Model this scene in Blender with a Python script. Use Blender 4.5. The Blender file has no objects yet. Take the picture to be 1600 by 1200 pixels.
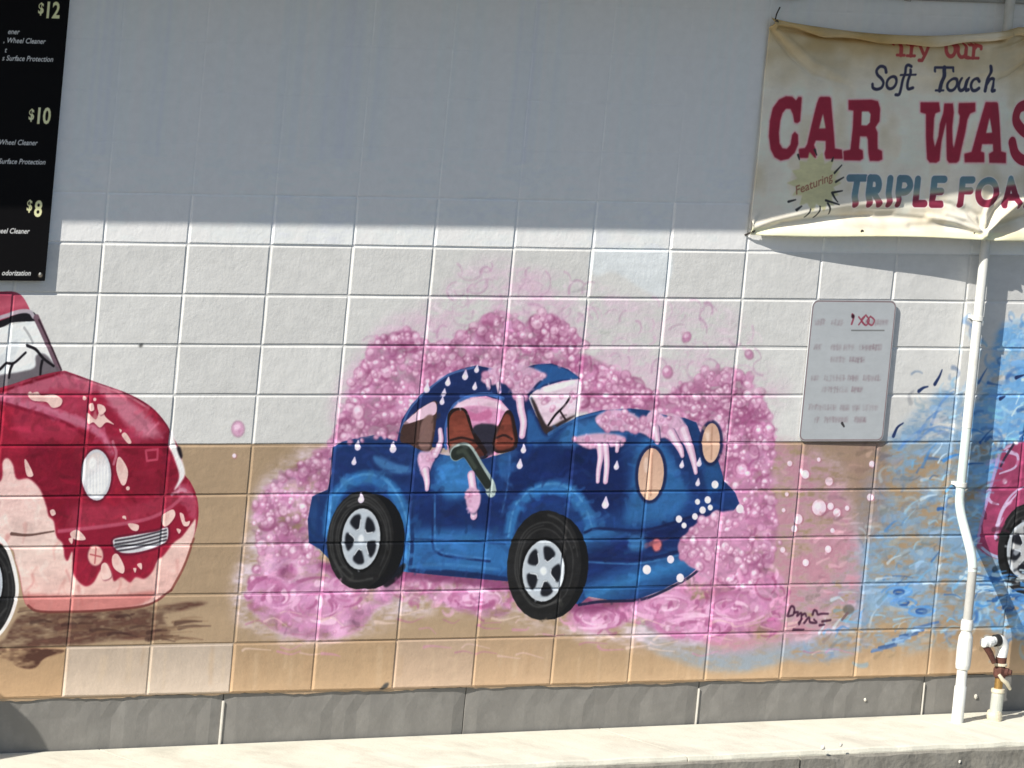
import bpy, bmesh, math, random
import numpy as np
from mathutils import Matrix, Vector

# ------------------------------------------------------------------ camera, sky, sun, exposure
scene = bpy.context.scene
COL = scene.collection
# World: X runs right along the painted wall, Z up, the wall's face lies in Y = 0 and looks to -Y.
Z_R0 = 2.04                                     # height of the first bed joint that is in full sun
CAM = np.array([-19.10372, -27.87347, 3.80779 + Z_R0])
RIGHT = np.array([0.79953, -0.59319, 0.09424])
DOWN = np.array([0.00094, -0.15566, -0.98781])
FWD = np.array([0.60062, 0.78987, -0.12390])
FPX = 13408.6                                   # focal length in pixels of a 1600 px wide frame

cam_d = bpy.data.cameras.new('camera')
cam_d.sensor_width = 36.0
cam_d.lens = FPX / 1600.0 * 36.0
cam_d.clip_start = 1.0
cam_d.clip_end = 2000.0
cam = bpy.data.objects.new('camera', cam_d)
COL.objects.link(cam)
r_, u_, b_ = Vector(RIGHT).normalized(), Vector(-DOWN).normalized(), Vector(-FWD).normalized()
m = Matrix.Identity(4)
for i in range(3):
    m[i][0], m[i][1], m[i][2], m[i][3] = r_[i], u_[i], b_[i], CAM[i]
cam.matrix_world = m
scene.camera = cam

# sunlight travels right (+X), into the wall (+Y) and down
LIGHT = Vector((2.6, 1.0, -2.0)).normalized()
SUN_EL = math.asin(-LIGHT.z)
sun_d = bpy.data.lights.new('sun', 'SUN')
sun_d.energy = 5.0
sun_d.angle = math.radians(0.38)
sun_d.color = (1.0, 0.95, 0.86)
sun = bpy.data.objects.new('sun', sun_d)
COL.objects.link(sun)
sun.rotation_euler = LIGHT.to_track_quat('-Z', 'Y').to_euler()
sun.location = (-20, -10, 20)

world = bpy.data.worlds.new('World')
scene.world = world
world.use_nodes = True
wn = world.node_tree
wn.nodes.clear()
sky = wn.nodes.new('ShaderNodeTexSky')
sky.sky_type = 'NISHITA'
sky.sun_disc = False
sky.sun_elevation = SUN_EL
sky.sun_rotation = math.atan2(-LIGHT.x, -LIGHT.y)
bg = wn.nodes.new('ShaderNodeBackground')
bg.inputs['Strength'].default_value = 0.080
wo = wn.nodes.new('ShaderNodeOutputWorld')
wn.links.new(sky.outputs[0], bg.inputs[0])
wn.links.new(bg.outputs[0], wo.inputs[0])

vs = scene.view_settings
vs.view_transform = 'Standard'
vs.look = 'None'
vs.gamma = 1.0
vs.exposure = 0.38
vs.use_curve_mapping = False
scene.render.film_transparent = False

rng = np.random.RandomState(7)
random.seed(7)

# ------------------------------------------------------------------ measuring helpers
def plane_pt(px, py, d=0.0):
    """Point (X, Z) on the plane d metres in front of the wall that was measured at px, py."""
    px, py = np.asarray(px, float), np.asarray(py, float)
    a, b = (px - 800.0) / FPX, (py - 600.0) / FPX
    v = RIGHT[:, None] * a.ravel() + DOWN[:, None] * b.ravel() + FWD[:, None]
    t = (-d - CAM[1]) / v[1]
    return (CAM[0] + v[0] * t).reshape(px.shape), (CAM[2] + v[2] * t).reshape(px.shape)

def P(px, py, d=0.0):
    x, z = plane_pt(np.array([px]), np.array([py]), d)
    return Vector((float(x[0]), -d, float(z[0])))

def lin(c):
    c = np.asarray(c, float)
    return np.where(c <= 0.04045, c / 12.92, ((c + 0.055) / 1.055) ** 2.4)

def srgb(c):
    c = np.clip(np.asarray(c, float), 0, 1)
    return np.where(c <= 0.0031308, c * 12.92, 1.055 * c ** (1 / 2.4) - 0.055)

def col(r, g, b):
    return tuple(float(v) for v in lin(np.array([r, g, b]) / 255.0)) + (1.0,)

# ------------------------------------------------------------------ a small painter (paint and print on flat surfaces)
def vnoise(h, w, cell_y, cell_x, seed):
    r = np.random.RandomState(seed)
    gy, gx = int(h / cell_y) + 3, int(w / cell_x) + 3
    g = r.rand(gy, gx).astype(np.float32)
    y, x = np.arange(h) / cell_y, np.arange(w) / cell_x
    yi, xi = y.astype(int), x.astype(int)
    fy, fx = (y - yi).astype(np.float32), (x - xi).astype(np.float32)
    fy, fx = fy * fy * (3 - 2 * fy), fx * fx * (3 - 2 * fx)
    a = g[yi][:, xi]; b = g[yi][:, xi + 1]; c = g[yi + 1][:, xi]; d = g[yi + 1][:, xi + 1]
    top = a + (b - a) * fx[None, :]; bot = c + (d - c) * fx[None, :]
    return (top + (bot - top) * fy[:, None]) * 2 - 1

def blur1(m, r):
    r = int(max(1, r))
    for ax in (0, 1):
        p = [(0, 0), (0, 0)]; p[ax] = (r + 1, r)
        c = np.cumsum(np.pad(m, p, mode='edge'), axis=ax)
        n = 2 * r + 1
        m = (np.take(c, range(n, c.shape[ax]), axis=ax) - np.take(c, range(0, c.shape[ax] - n), axis=ax)) / n
    return m

def smooth(pts, n=8, closed=True):
    p = np.asarray(pts, float)
    if len(p) < 3:
        return p
    if closed:
        q = np.vstack([p[-1:], p, p[:2]])
        k = len(p)
    else:
        q = np.vstack([2 * p[:1] - p[1:2], p, 2 * p[-1:] - p[-2:-1]])
        k = len(p) - 1
    out = []
    t = np.linspace(0, 1, n, endpoint=False)[:, None]
    for i in range(k):
        a, b, c, d = q[i], q[i + 1], q[i + 2], q[i + 3]
        out.append(0.5 * (2 * b + (c - a) * t + (2 * a - 5 * b + 4 * c - d) * t ** 2 + (3 * b - a - 3 * c + d) * t ** 3))
    if not closed:
        out.append(p[-1:])
    return np.vstack(out)

class Canvas:
    def __init__(self, x0, x1, z0, z1, s, fill, to_plane, seed=1):
        self.x0, self.x1, self.z0, self.z1, self.s = x0, x1, z0, z1, s
        self.w, self.h = int(round((x1 - x0) * s)), int(round((z1 - z0) * s))
        self.a = np.zeros((self.h, self.w, 3), np.float32)
        self.a[:] = np.array(fill, np.float32) / 255.0
        self.to_plane = to_plane
        self.tex = (0.5 * vnoise(self.h, self.w, 9, 26, seed) + 0.35 * vnoise(self.h, self.w, 3.2, 8, seed + 1)
                    + 0.5 * vnoise(self.h, self.w, 40, 60, seed + 2))
        self.pp = s / 317.0                      # canvas pixels per measured pixel (mean)
    def T(self, pts):
        p = np.asarray(pts, float)
        x, z = self.to_plane(p[:, 0], p[:, 1])
        return np.c_[(x - self.x0) * self.s, (self.z1 - z) * self.s]
    def mask(self, rings, blur=0.0, raw=False):
        rs = [np.asarray(r, float) if raw else self.T(r) for r in rings]
        al = np.vstack(rs)
        pad = int(blur * 2 + 3)
        x0, y0 = np.floor(al.min(0)).astype(int) - pad
        x1, y1 = np.ceil(al.max(0)).astype(int) + pad
        x0, y0, x1, y1 = max(0, x0), max(0, y0), min(self.w, x1), min(self.h, y1)
        if x1 <= x0 or y1 <= y0:
            return None
        SS = 3
        W, H = (x1 - x0) * SS, (y1 - y0) * SS
        diff = np.zeros((H, W + 1), np.int32)
        for r in rs:
            q = (r - (x0, y0)) * SS
            for (ax, ay), (bx, by) in zip(q, np.roll(q, -1, 0)):
                if ay == by:
                    continue
                lo, hi = (ay, by) if ay < by else (by, ay)
                i0, i1 = max(0, int(math.ceil(lo - 0.5))), min(H, int(math.ceil(hi - 0.5)))
                if i1 <= i0:
                    continue
                yy = np.arange(i0, i1)
                xx = ax + (yy + 0.5 - ay) * (bx - ax) / (by - ay)
                xi = np.clip(np.ceil(xx - 0.5).astype(int), 0, W)
                np.add.at(diff, (yy, xi), 1)
        ins = (np.cumsum(diff, 1)[:, :W] & 1).astype(np.float32)
        mk = ins.reshape(y1 - y0, SS, x1 - x0, SS).mean((1, 3))
        if blur >= 0.8:
            mk = blur1(blur1(mk, blur * 0.6), blur * 0.6)
        return (y0, y1, x0, x1, mk)
    def put(self, M, color, alpha=1.0, tex=0.05, clip=None, rough=0.0):
        if M is None:
            return None
        y0, y1, x0, x1, mk = M
        t = self.tex[y0:y1, x0:x1]
        k = mk * alpha
        if rough:
            k = np.clip(k * (1 + rough * t * 1.6), 0, 1)
        if clip is not None:
            k = k * clip[y0:y1, x0:x1]
        if isinstance(color, dict):                     # gradient between measured points
            g = self.T([color['p0'], color['p1']])
            yy, xx = np.mgrid[y0:y1, x0:x1]
            d = g[1] - g[0]
            u = np.clip(((xx - g[0, 0]) * d[0] + (yy - g[0, 1]) * d[1]) / (d @ d), 0, 1)
            st = color['c']
            us = np.linspace(0, 1, len(st)) if 'u' not in color else color['u']
            c = np.stack([np.interp(u, us, [s[i] / 255.0 for s in st]) for i in range(3)], -1)
        else:
            c = np.array(color, np.float32) / 255.0
        c = c * (1 + tex * t[..., None])
        A = self.a[y0:y1, x0:x1]
        A += (c - A) * k[..., None]
        return M
    def poly(self, pts, color, alpha=1.0, blur=0.0, tex=0.05, clip=None, sm=True, holes=(), rough=0.0):
        rings = [smooth(pts) if sm else pts] + [smooth(h) if sm else h for h in holes]
        return self.put(self.mask(rings, blur * self.pp), color, alpha, tex, clip, rough)
    def ell(self, cx, cy, rx, ry, color, alpha=1.0, blur=0.0, rot=0.0, tex=0.04, clip=None, n=28):
        t = np.linspace(0, 2 * math.pi, n, endpoint=False)
        x, y = rx * np.cos(t), ry * np.sin(t)
        c, s = math.cos(rot), math.sin(rot)
        return self.poly(np.c_[cx + x * c - y * s, cy + x * s + y * c], color, alpha, blur, tex, clip, False)
    def stroke(self, pts, r, color, alpha=1.0, r1=None, soft=0.7, tex=0.05, clip=None, sm=True, closed=False, raw=False, rough=0.0):
        p = smooth(pts, 6, closed) if sm and len(pts) > 2 else np.asarray(pts, float)
        if closed:
            p = np.vstack([p, p[:1]])
        q = p if raw else self.T(p)
        k = 1.0 if raw else self.pp
        r0 = r * k; r1 = r0 if r1 is None else r1 * k
        R = np.linspace(r0, r1, len(q))
        pad = int(max(r0, r1) + soft + 3)
        x0, y0 = np.floor(q.min(0)).astype(int) - pad
        x1, y1 = np.ceil(q.max(0)).astype(int) + pad
        x0, y0, x1, y1 = max(0, x0), max(0, y0), min(self.w, x1), min(self.h, y1)
        if x1 <= x0 or y1 <= y0:
            return None
        mk = np.zeros((y1 - y0, x1 - x0), np.float32)
        for i in range(len(q) - 1):
            a, b = q[i], q[i + 1]
            rm = max(R[i], R[i + 1]) + soft + 1.5
            lx, ly = np.floor(np.minimum(a, b) - rm).astype(int); hx, hy = np.ceil(np.maximum(a, b) + rm).astype(int)
            lx, ly, hx, hy = max(lx, x0), max(ly, y0), min(hx, x1), min(hy, y1)
            if hx <= lx or hy <= ly:
                continue
            yy, xx = np.mgrid[ly:hy, lx:hx] + 0.5
            d = b - a
            L = d @ d + 1e-9
            u = np.clip(((xx - a[0]) * d[0] + (yy - a[1]) * d[1]) / L, 0, 1)
            ds = np.hypot(xx - a[0] - u * d[0], yy - a[1] - u * d[1]) - (R[i] + (R[i + 1] - R[i]) * u)
            v = np.clip(0.5 - ds / (2 * soft), 0, 1)
            sub = mk[ly - y0:hy - y0, lx - x0:hx - x0]
            np.maximum(sub, v, out=sub)
        return self.put((y0, y1, x0, x1, mk), color, alpha, tex, clip, rough)
    def full(self, M):
        f = np.zeros((self.h, self.w), np.float32)
        if M is not None:
            f[M[0]:M[1], M[2]:M[3]] = M[4]
        return f
    def text(self, s, end, cap, color, align='R', bold=0.0, shear=0.0, angle=0.0, alpha=1.0, squeeze=1.0):
        """Print a line of text; end = measured point of its right (or left) end on the baseline, cap in metres."""
        cu = bpy.data.curves.new('print', 'FONT')
        cu.body = s; cu.size = 1.0; cu.shear = shear; cu.offset = bold; cu.resolution_u = 3
        ob = bpy.data.objects.new('print', cu)
        COL.objects.link(ob)
        bpy.context.view_layer.update()
        me = ob.evaluated_get(bpy.context.evaluated_depsgraph_get()).to_mesh()
        v = np.array([w.co[:2] for w in me.vertices]); me.calc_loop_triangles()
        tr = np.array([t.vertices[:] for t in me.loop_triangles])
        bpy.data.objects.remove(ob); bpy.data.curves.remove(cu)
        v = v * (cap / 0.70)
        v[:, 0] *= squeeze
        v[:, 0] -= v[:, 0].max() if align == 'R' else v[:, 0].min()
        c, sn = math.cos(angle), math.sin(angle)
        v = np.c_[v[:, 0] * c - v[:, 1] * sn, v[:, 0] * sn + v[:, 1] * c]
        o = self.T([end])[0]
        q = np.c_[o[0] + v[:, 0] * self.s, o[1] - v[:, 1] * self.s]
        x0, y0 = np.floor(q.min(0)).astype(int) - 2; x1, y1 = np.ceil(q.max(0)).astype(int) + 2
        x0, y0, x1, y1 = max(0, x0), max(0, y0), min(self.w, x1), min(self.h, y1)
        if x1 <= x0 or y1 <= y0:
            return
        SS = 4
        big = np.zeros(((y1 - y0) * SS, (x1 - x0) * SS), bool)
        for t in tr:
            a, b, d = (q[t] - (x0, y0)) * SS
            lo = np.maximum(np.floor(np.minimum(np.minimum(a, b), d)).astype(int), 0)
            hi = np.minimum(np.ceil(np.maximum(np.maximum(a, b), d)).astype(int) + 1, big.shape[::-1])
            if hi[0] <= lo[0] or hi[1] <= lo[1]:
                continue
            yy, xx = np.mgrid[lo[1]:hi[1], lo[0]:hi[0]] + 0.5
            e = [(p2[0] - p1[0]) * (yy - p1[1]) - (p2[1] - p1[1]) * (xx - p1[0]) for p1, p2 in ((a, b), (b, d), (d, a))]
            i = ((e[0] >= 0) & (e[1] >= 0) & (e[2] >= 0)) | ((e[0] <= 0) & (e[1] <= 0) & (e[2] <= 0))
            big[lo[1]:hi[1], lo[0]:hi[0]] |= i
        mk = big.reshape(y1 - y0, SS, x1 - x0, SS).mean((1, 3)).astype(np.float32)
        self.put((y0, y1, x0, x1, mk), color, alpha)
    def image(self, name, E):
        """E = light on the surface in the picture: observed colour / E = the paint's own colour."""
        alb = np.clip(lin(np.clip(self.a, 0, 1)) / np.array(E), 0.0, 0.92)
        px = np.ones((self.h, self.w, 4), np.float32)
        px[..., :3] = srgb(alb)
        im = bpy.data.images.new(name, self.w, self.h)
        im.pixels.foreach_set(px[::-1].ravel())
        im.update()
        im.pack()
        return im

E_SUN = (0.86, 0.86, 0.83)
E_SHADE = (0.36, 0.385, 0.43)

# ------------------------------------------------------------------ the mural's paint (measured points on the wall plane)
def to_wall(px, py):
    return plane_pt(px, py, 0.0)

MX0, MX1, MZ0, MZ1 = -1.6, 7.2, 0.0, 2.4
mu = Canvas(MX0, MX1, MZ0, MZ1, 400, (207, 207, 202), to_wall, 11)
BW, BH = 0.4064, 0.2032
def zrow(r):
    return Z_R0 - r * BH
def cy(z):
    return int(round((MZ1 - z) * mu.s))
def cx(x):
    return int(round((x - MX0) * mu.s))
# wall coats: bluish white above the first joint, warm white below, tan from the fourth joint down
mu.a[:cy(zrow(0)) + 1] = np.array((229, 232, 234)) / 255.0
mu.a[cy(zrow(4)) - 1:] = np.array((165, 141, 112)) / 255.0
for r in range(-2, 9):
    for c in range(-5, 18):
        k = 1 + rng.uniform(-0.022, 0.022)
        y0, y1, x0, x1 = cy(zrow(r)), cy(zrow(r + 1)), max(0, cx(c * BW)), max(0, cx((c + 1) * BW))
        if r == 8:
            base = {-1: (178, 146, 110), 0: (190, 172, 152), 1: (193, 176, 157), 4: (188, 162, 136), 5: (181, 152, 120)}.get(c, (178, 149, 115))
            g = np.linspace(0, 1, max(1, y1 - y0))[:, None, None]
            mu.a[y0:y1, x0:x1] = np.array(base) / 255.0 * (0.93 + 0.16 * g ** 1.5)
        mu.a[y0:y1, x0:x1] *= k
mu.a *= (1 + 0.025 * mu.tex[..., None])
mu.poly([(932, 391), (1044, 392), (1036, 463), (1005, 452), (960, 425), (928, 430)], (214, 221, 222), 0.85, 4)
# run-down streaks in the tan
for i in range(60):
    x = rng.uniform(100, 1500); y = rng.uniform(1005, 1030)
    mu.stroke([(x, y), (x - 3, y + rng.uniform(20, 55))], rng.uniform(1.5, 5), (206, 182, 150) if rng.rand() < .6 else (170, 138, 104), 0.22, soft=3, sm=False)

def region(cv, rings, n, seed):
    """n measured points inside the outline."""
    r = np.random.RandomState(seed)
    ring = np.asarray(rings, float)
    lo, hi = ring.min(0), ring.max(0)
    out = []
    while len(out) < n:
        p = lo + r.rand(2) * (hi - lo)
        ins = False
        for (ax, ay), (bx, by) in zip(ring, np.roll(ring, -1, 0)):
            if (ay > p[1]) != (by > p[1]) and p[0] < (bx - ax) * (p[1] - ay) / (by - ay) + ax:
                ins = not ins
        if ins:
            out.append(p)
    return np.array(out)

def bubble(x, y, r, rs, clip=None, a=1.0):
    deep = [(156, 84, 124), (168, 98, 138), (146, 74, 114)][rs.randint(3)]
    mid = [(218, 166, 196), (208, 150, 184), (228, 186, 208), (198, 136, 172)][rs.randint(4)]
    e = rs.uniform(0.8, 1.35); ro = rs.uniform(-.6, .6)
    mu.ell(x + r * rs.uniform(-.3, .35), y + r * rs.uniform(-.1, .3), r * 1.2, r * 1.2 * e, deep, 0.6 * a, 1.0, ro, clip=clip, n=14)
    mu.ell(x, y, r, r * e, mid, a * .92, 0.8, ro, clip=clip, n=14)
    if rs.rand() < .75:
        mu.ell(x - r * .15, y - r * .25, r * .6, r * .5 * e, (246, 220, 234), rs.uniform(.55, 1.0) * a, 1.0, ro, clip=clip, n=10)
    if r > 5:
        mu.ell(x + r * .25, y + r * .3, r * .4, r * .35, deep, 0.3 * a, 1.2, clip=clip, n=10)

def swirl(x, y, r, rs, c, a, w):
    t0 = rs.uniform(0, 6.28); n = rs.uniform(0.8, 2.8); k = rs.uniform(.6, 1.3)
    t = np.linspace(0, n, 7)
    mu.stroke(np.c_[x + r * k * np.cos(t0 + t), y + r * np.sin(t0 + t)], w, c, a, r1=w * .4, soft=2.0)

def brush(ring, n, seed, L=(8, 22), w=(1.4, 3.8), jit=.13, alpha=.5, ang=None, clip=None):
    """Dabs of the colour already there, a little lighter or darker: hand-painted unevenness."""
    r = np.random.RandomState(seed)
    pts = region(mu, ring, n, seed + 1)
    q = mu.T(pts)
    for (x, y), (u, v_) in zip(pts, q):
        iu, iv = int(u), int(v_)
        if not (0 <= iu < mu.w and 0 <= iv < mu.h):
            continue
        c = mu.a[iv, iu] * 255.0
        c = np.clip(c * (1 + r.uniform(-jit, jit)) + r.uniform(-3, 3, 3) + r.uniform(-6, 8) * jit * 4, 0, 255)
        a = (r.uniform(0, 6.28) if ang is None else ang + r.uniform(-.6, .6))
        l = r.uniform(*L) * .5
        dx, dy = l * math.cos(a), l * math.sin(a) * .8
        b = r.uniform(-.3, .3) * l
        ww = r.uniform(*w)
        mu.stroke([(x - dx, y - dy), (x + b * .5, y + b), (x + dx, y + dy)], ww, tuple(c), alpha, r1=ww * .4, soft=1.6, clip=clip)
rs = np.random.RandomState(3)
# --- water spray on the right
HZ = [(1330, 560), (1420, 600), (1470, 560), (1520, 500), (1580, 490), (1760, 480), (1800, 1000), (1560, 1020), (1420, 1010), (1330, 1040), (1240, 1010), (1290, 900), (1340, 800), (1390, 720), (1400, 690)]
mu.poly([(1560, 520), (1600, 505), (1800, 490), (1820, 960), (1500, 960), (1500, 700), (1540, 600)], (112, 168, 216), 0.8, 10, rough=.8)
mu.poly([(1385, 690), (1440, 640), (1500, 620), (1520, 960), (1440, 1010), (1340, 1010), (1300, 960), (1320, 860), (1350, 760)], (126, 156, 182), 0.55, 14, rough=1.3)
mu.poly([(1240, 930), (1330, 900), (1360, 1000), (1300, 1030), (1220, 1020)], (136, 150, 168), 0.6, 9, rough=1.1)
mu.poly([(1000, 975), (1060, 965), (1080, 985), (1130, 1010), (1220, 1000), (1230, 1030), (1150, 1050), (1080, 1040), (1010, 1010)], (142, 152, 160), 0.75, 7, rough=.5)
mu.poly([(1255, 692), (1380, 692), (1370, 830), (1320, 840), (1260, 760)], (150, 122, 112), 0.55, 10, rough=.4)
for i, (x, y) in enumerate(region(mu, HZ, 620, 500)):
    if y < 690 and x < 1480 and rs.rand() < .75:
        continue
    c = [(66, 122, 190), (92, 154, 210), (150, 198, 228), (120, 178, 216), (182, 214, 232), (48, 96, 164)][rs.randint(6)]
    if x < 1480 and rs.rand() < .4:
        c = [(150, 142, 130), (112, 128, 150), (134, 150, 172)][rs.randint(3)]
    if x < 1490:
        c = tuple(.62 * v + .38 * w for v, w in zip(c, (152, 138, 122)))
    swirl(x, y, rs.uniform(5, 20), rs, c, rs.uniform(.25, .7), rs.uniform(1.2, 4.2))
for p in ([(1455, 663), (1470, 630), (1490, 612)], [(1430, 690), (1460, 668), (1490, 670)], [(1435, 680), (1450, 655), (1470, 640)], [(1405, 700), (1440, 672), (1480, 676)]):
    mu.stroke(p, 2.6, (84, 130, 190), .75, r1=1, soft=2)
for p in ([(1396, 681), (1402, 668), (1411, 661)], [(1436, 611), (1443, 606), (1450, 604)], [(1461, 600), (1468, 588), (1472, 578)], [(1563, 623), (1571, 619)], [(1588, 590), (1600, 586)]):
    mu.stroke(p, 2.8, (34, 52, 96), 1, r1=1)
for c_ in ((1405, 925), (1412, 942), (1440, 955), (1575, 950), (1595, 935)):
    t = np.linspace(0, 6.0, 9)
    mu.stroke(np.c_[c_[0] + 20 * np.cos(t), c_[1] + 7 * np.sin(t)], 2.0, (90, 148, 208), .9, soft=1.2)
    mu.stroke(np.c_[c_[0] + 8 * np.cos(t), c_[1] + 3 * np.sin(t)], 1.8, (40, 84, 150), .9, soft=1.2)
for k in range(7):
    x, y = 1370 + k * 11, 1018 - k * 6
    mu.stroke([(x - 8, y), (x + 14, y - 6), (x + 30, y - 10)], 1.8, [(74, 110, 164), (52, 92, 150), (130, 170, 205)][k % 3], .85, soft=1)

# --- pink foam round the blue car: thin veil, swirls, dense foam, bubbles
VEIL = [(520, 660), (530, 600), (565, 545), (600, 505), (670, 470), (715, 425), (770, 402), (850, 425), (930, 445), (1020, 470), (1100, 470), (1160, 500), (1190, 560), (1215, 620), (1215, 700), (1300, 715), (1335, 800), (1340, 900), (1320, 985), (1230, 1000), (1100, 1015), (960, 1005), (820, 975), (700, 955), (560, 990), (470, 1005), (390, 985), (360, 930), (385, 850), (400, 770), (450, 715), (515, 690)]
mu.poly(VEIL, (206, 188, 197), 0.5, 14, rough=1.0)
mu.poly([(560, 560), (600, 520), (680, 480), (780, 430), (870, 440), (900, 500), (1000, 560), (1160, 560), (1195, 640), (560, 680)], (204, 174, 190), 0.30, 16, rough=1.0)
mu.poly([(1180, 700), (1290, 720), (1330, 800), (1335, 950), (1240, 1000), (1100, 1010), (1150, 900)], (180, 130, 144), 0.58, 13, rough=1.0)
for i, (x, y) in enumerate(region(mu, [(600, 505), (670, 470), (715, 420), (770, 404), (850, 425), (930, 445), (1020, 470), (1100, 472), (1160, 500), (1195, 560), (1200, 620), (560, 620), (565, 545)], 190, 900)):
    swirl(x, y, rs.uniform(7, 20), rs, [(190, 158, 178), (224, 210, 216), (184, 142, 170), (206, 176, 194)][rs.randint(4)], rs.uniform(.45, .8), rs.uniform(1, 2.4))
DENSE = [[(520, 700), (530, 660), (545, 620), (556, 585), (575, 548), (598, 526), (630, 520), (660, 532), (690, 540), (712, 532), (738, 508), (772, 486), (800, 494), (812, 512), (832, 494), (860, 494), (884, 508), (900, 530), (918, 552), (950, 572), (985, 588), (1015, 612), (1035, 622), (1062, 605), (1090, 590), (1110, 578), (1150, 578), (1176, 600), (1198, 636), (1210, 690), (1205, 760), (1215, 830), (1195, 905), (1150, 930), (1100, 880), (1120, 800), (1100, 700), (1060, 650), (900, 640), (850, 600), (760, 570), (690, 600), (640, 640), (620, 690)],
         [(395, 810), (420, 765), (450, 735), (490, 715), (530, 690), (520, 760), (490, 780), (485, 850), (520, 890), (545, 925), (620, 900), (700, 900), (790, 915), (800, 950), (770, 965), (700, 950), (640, 930), (590, 950), (560, 985), (500, 998), (430, 985), (385, 940), (395, 900), (410, 870)],
         [(905, 950), (960, 945), (1040, 925), (1100, 885), (1160, 880), (1215, 900), (1230, 950), (1200, 985), (1130, 1000), (1080, 990), (1000, 965), (930, 985), (880, 965)]]
for k, D in enumerate(DENSE):
    mu.poly(D, [(178, 116, 152), (188, 136, 168), (186, 128, 158)][k], (.9, .8, .72)[k], (4, 6, 8)[k], tex=.14, rough=(.4, .6, .9)[k])
for k, (D, n) in enumerate(zip(DENSE, (60, 46, 46))):
    for x, y in region(mu, D, n, 40 + k):
        mu.ell(x, y, rs.uniform(8, 20), rs.uniform(6, 15), [(164, 82, 132), (172, 94, 142), (206, 148, 188), (216, 160, 198)][rs.randint(4)], .5, 3)
    for x, y in region(mu, D, n, 60 + k):
        swirl(x, y, rs.uniform(5, 16), rs, [(152, 70, 120), (228, 176, 208), (164, 86, 136)][rs.randint(3)], rs.uniform(.4, .8), rs.uniform(1, 2.6))
for k, D in enumerate(DENSE):
    brush(D, (420, 220, 260)[k], 305 + k, (6, 18), (1.4, 4), .24, .65)
for k, (D, n) in enumerate(zip(DENSE[:2], (900, 360))):
    pts = region(mu, D, n, 80 + k)
    for x, y in pts:
        if k == 1 and y > 880 and rs.rand() < .8:
            continue
        bubble(x, y, rs.choice([1.8, 2.4, 3.0, 3.8, 5.0, 6.6, 8.6], p=[.16, .2, .2, .18, .13, .08, .05]), rs)
for k in (0, 1):
    e_ = smooth(DENSE[k], 5)
    for x, y in e_[::2]:
        if rs.rand() < .6 and not (y > 905):
            bubble(x + rs.uniform(-6, 6), y + rs.uniform(-5, 7), rs.uniform(2.5, 7.5), rs, a=rs.uniform(.5, 1))
# puffs along the upper rim
for x, y, r in ((615, 528, 8), (634, 532, 7), (580, 552, 9), (588, 568, 8), (838, 504, 9), (864, 510, 6), (817, 524, 6), (892, 518, 6), (720, 524, 7), (700, 545, 6), (1073, 526, 6), (1042, 580, 7), (1170, 553, 6), (372, 670, 9), (1135, 590, 7), (1155, 586, 5), (1186, 612, 8), (1168, 600, 6)):
    bubble(x, y, r, rs, a=.9)
for x, y in region(mu, DENSE[2], 60, 95):
    swirl(x, y, rs.uniform(6, 20), rs, [(226, 158, 196), (212, 138, 180), (158, 76, 118), (236, 184, 212)][rs.randint(4)], .75, rs.uniform(1.4, 3.6))
for k, (D, n) in enumerate(zip(DENSE, (420, 260, 200))):
    brush(D, n // 6, 300 + k, (5, 14), (1, 3), .16, .5)
# lumpy dark rims between the heaps of foam
for x, y in region(mu, DENSE[0], 46, 310):
    swirl(x, y, rs.uniform(8, 18), rs, (150, 72, 116), .6, rs.uniform(1.2, 2.6))
fm = np.zeros((mu.h, mu.w), np.float32)
for k in (0, 1):
    fm = np.maximum(fm, mu.full(mu.mask([smooth(DENSE[k])], 4)))
cl_ = vnoise(mu.h, mu.w, 26, 30, 301) + .5 * vnoise(mu.h, mu.w, 13, 15, 302)
mu.a *= (1 + (.17 * cl_ * fm)[..., None] * np.array((.75, 1.15, .9))).astype(np.float32)
for k in (0, 1):
    for x, y in region(mu, DENSE[k], (34, 16)[k], 315 + k):           # heaps: lit crown, dark foot
        if k == 1 and y > 900:
            continue
        r = rs.uniform(10, 20)
        t = np.linspace(.4, 2.7, 7)
        mu.stroke(np.c_[x + r * np.cos(t), y + r * .8 * np.sin(t)], rs.uniform(1.6, 3), (148, 72, 116), .6, r1=1, soft=2.4)
        for q in range(5):
            a_ = rs.uniform(3.3, 6.1); k_ = rs.uniform(.3, .95)
            bubble(x + r * k_ * math.cos(a_), y + r * .8 * k_ * math.sin(a_), rs.uniform(2.4, 5.6), rs)
# foam rosettes and ripples on the floor
for x, y, rx, ry in ((490, 945, 62, 40), (430, 930, 36, 26), (545, 920, 34, 26), (740, 935, 46, 18), (930, 965, 46, 20), (1080, 980, 60, 22), (1150, 950, 50, 26), (1040, 945, 48, 18)):
    mu.ell(x, y, rx, ry, (206, 138, 184), .6, 6)
    for j in range(22):
        k = rs.uniform(.15, 1.0); t0 = rs.uniform(0, 6.28); t = np.linspace(0, rs.uniform(.6, 1.7), 6)
        jx, jy = rs.uniform(-.25, .25) * rx, rs.uniform(-.25, .25) * ry
        mu.stroke(np.c_[x + jx + rx * k * np.cos(t0 + t), y + jy + ry * k * np.sin(t0 + t)], rs.uniform(1.6, 5.2), [(230, 176, 210), (164, 86, 132), (212, 150, 190), (240, 202, 224), (186, 112, 156)][j % 5], .75, r1=.8, soft=1.6)
for i in range(70):
    x, y = rs.uniform(620, 830), rs.uniform(898, 950)
    swirl(x, y, rs.uniform(5, 14), rs, [(206, 140, 176), (170, 92, 136), (226, 174, 206)][i % 3], .6, rs.uniform(1.5, 4))
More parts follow.
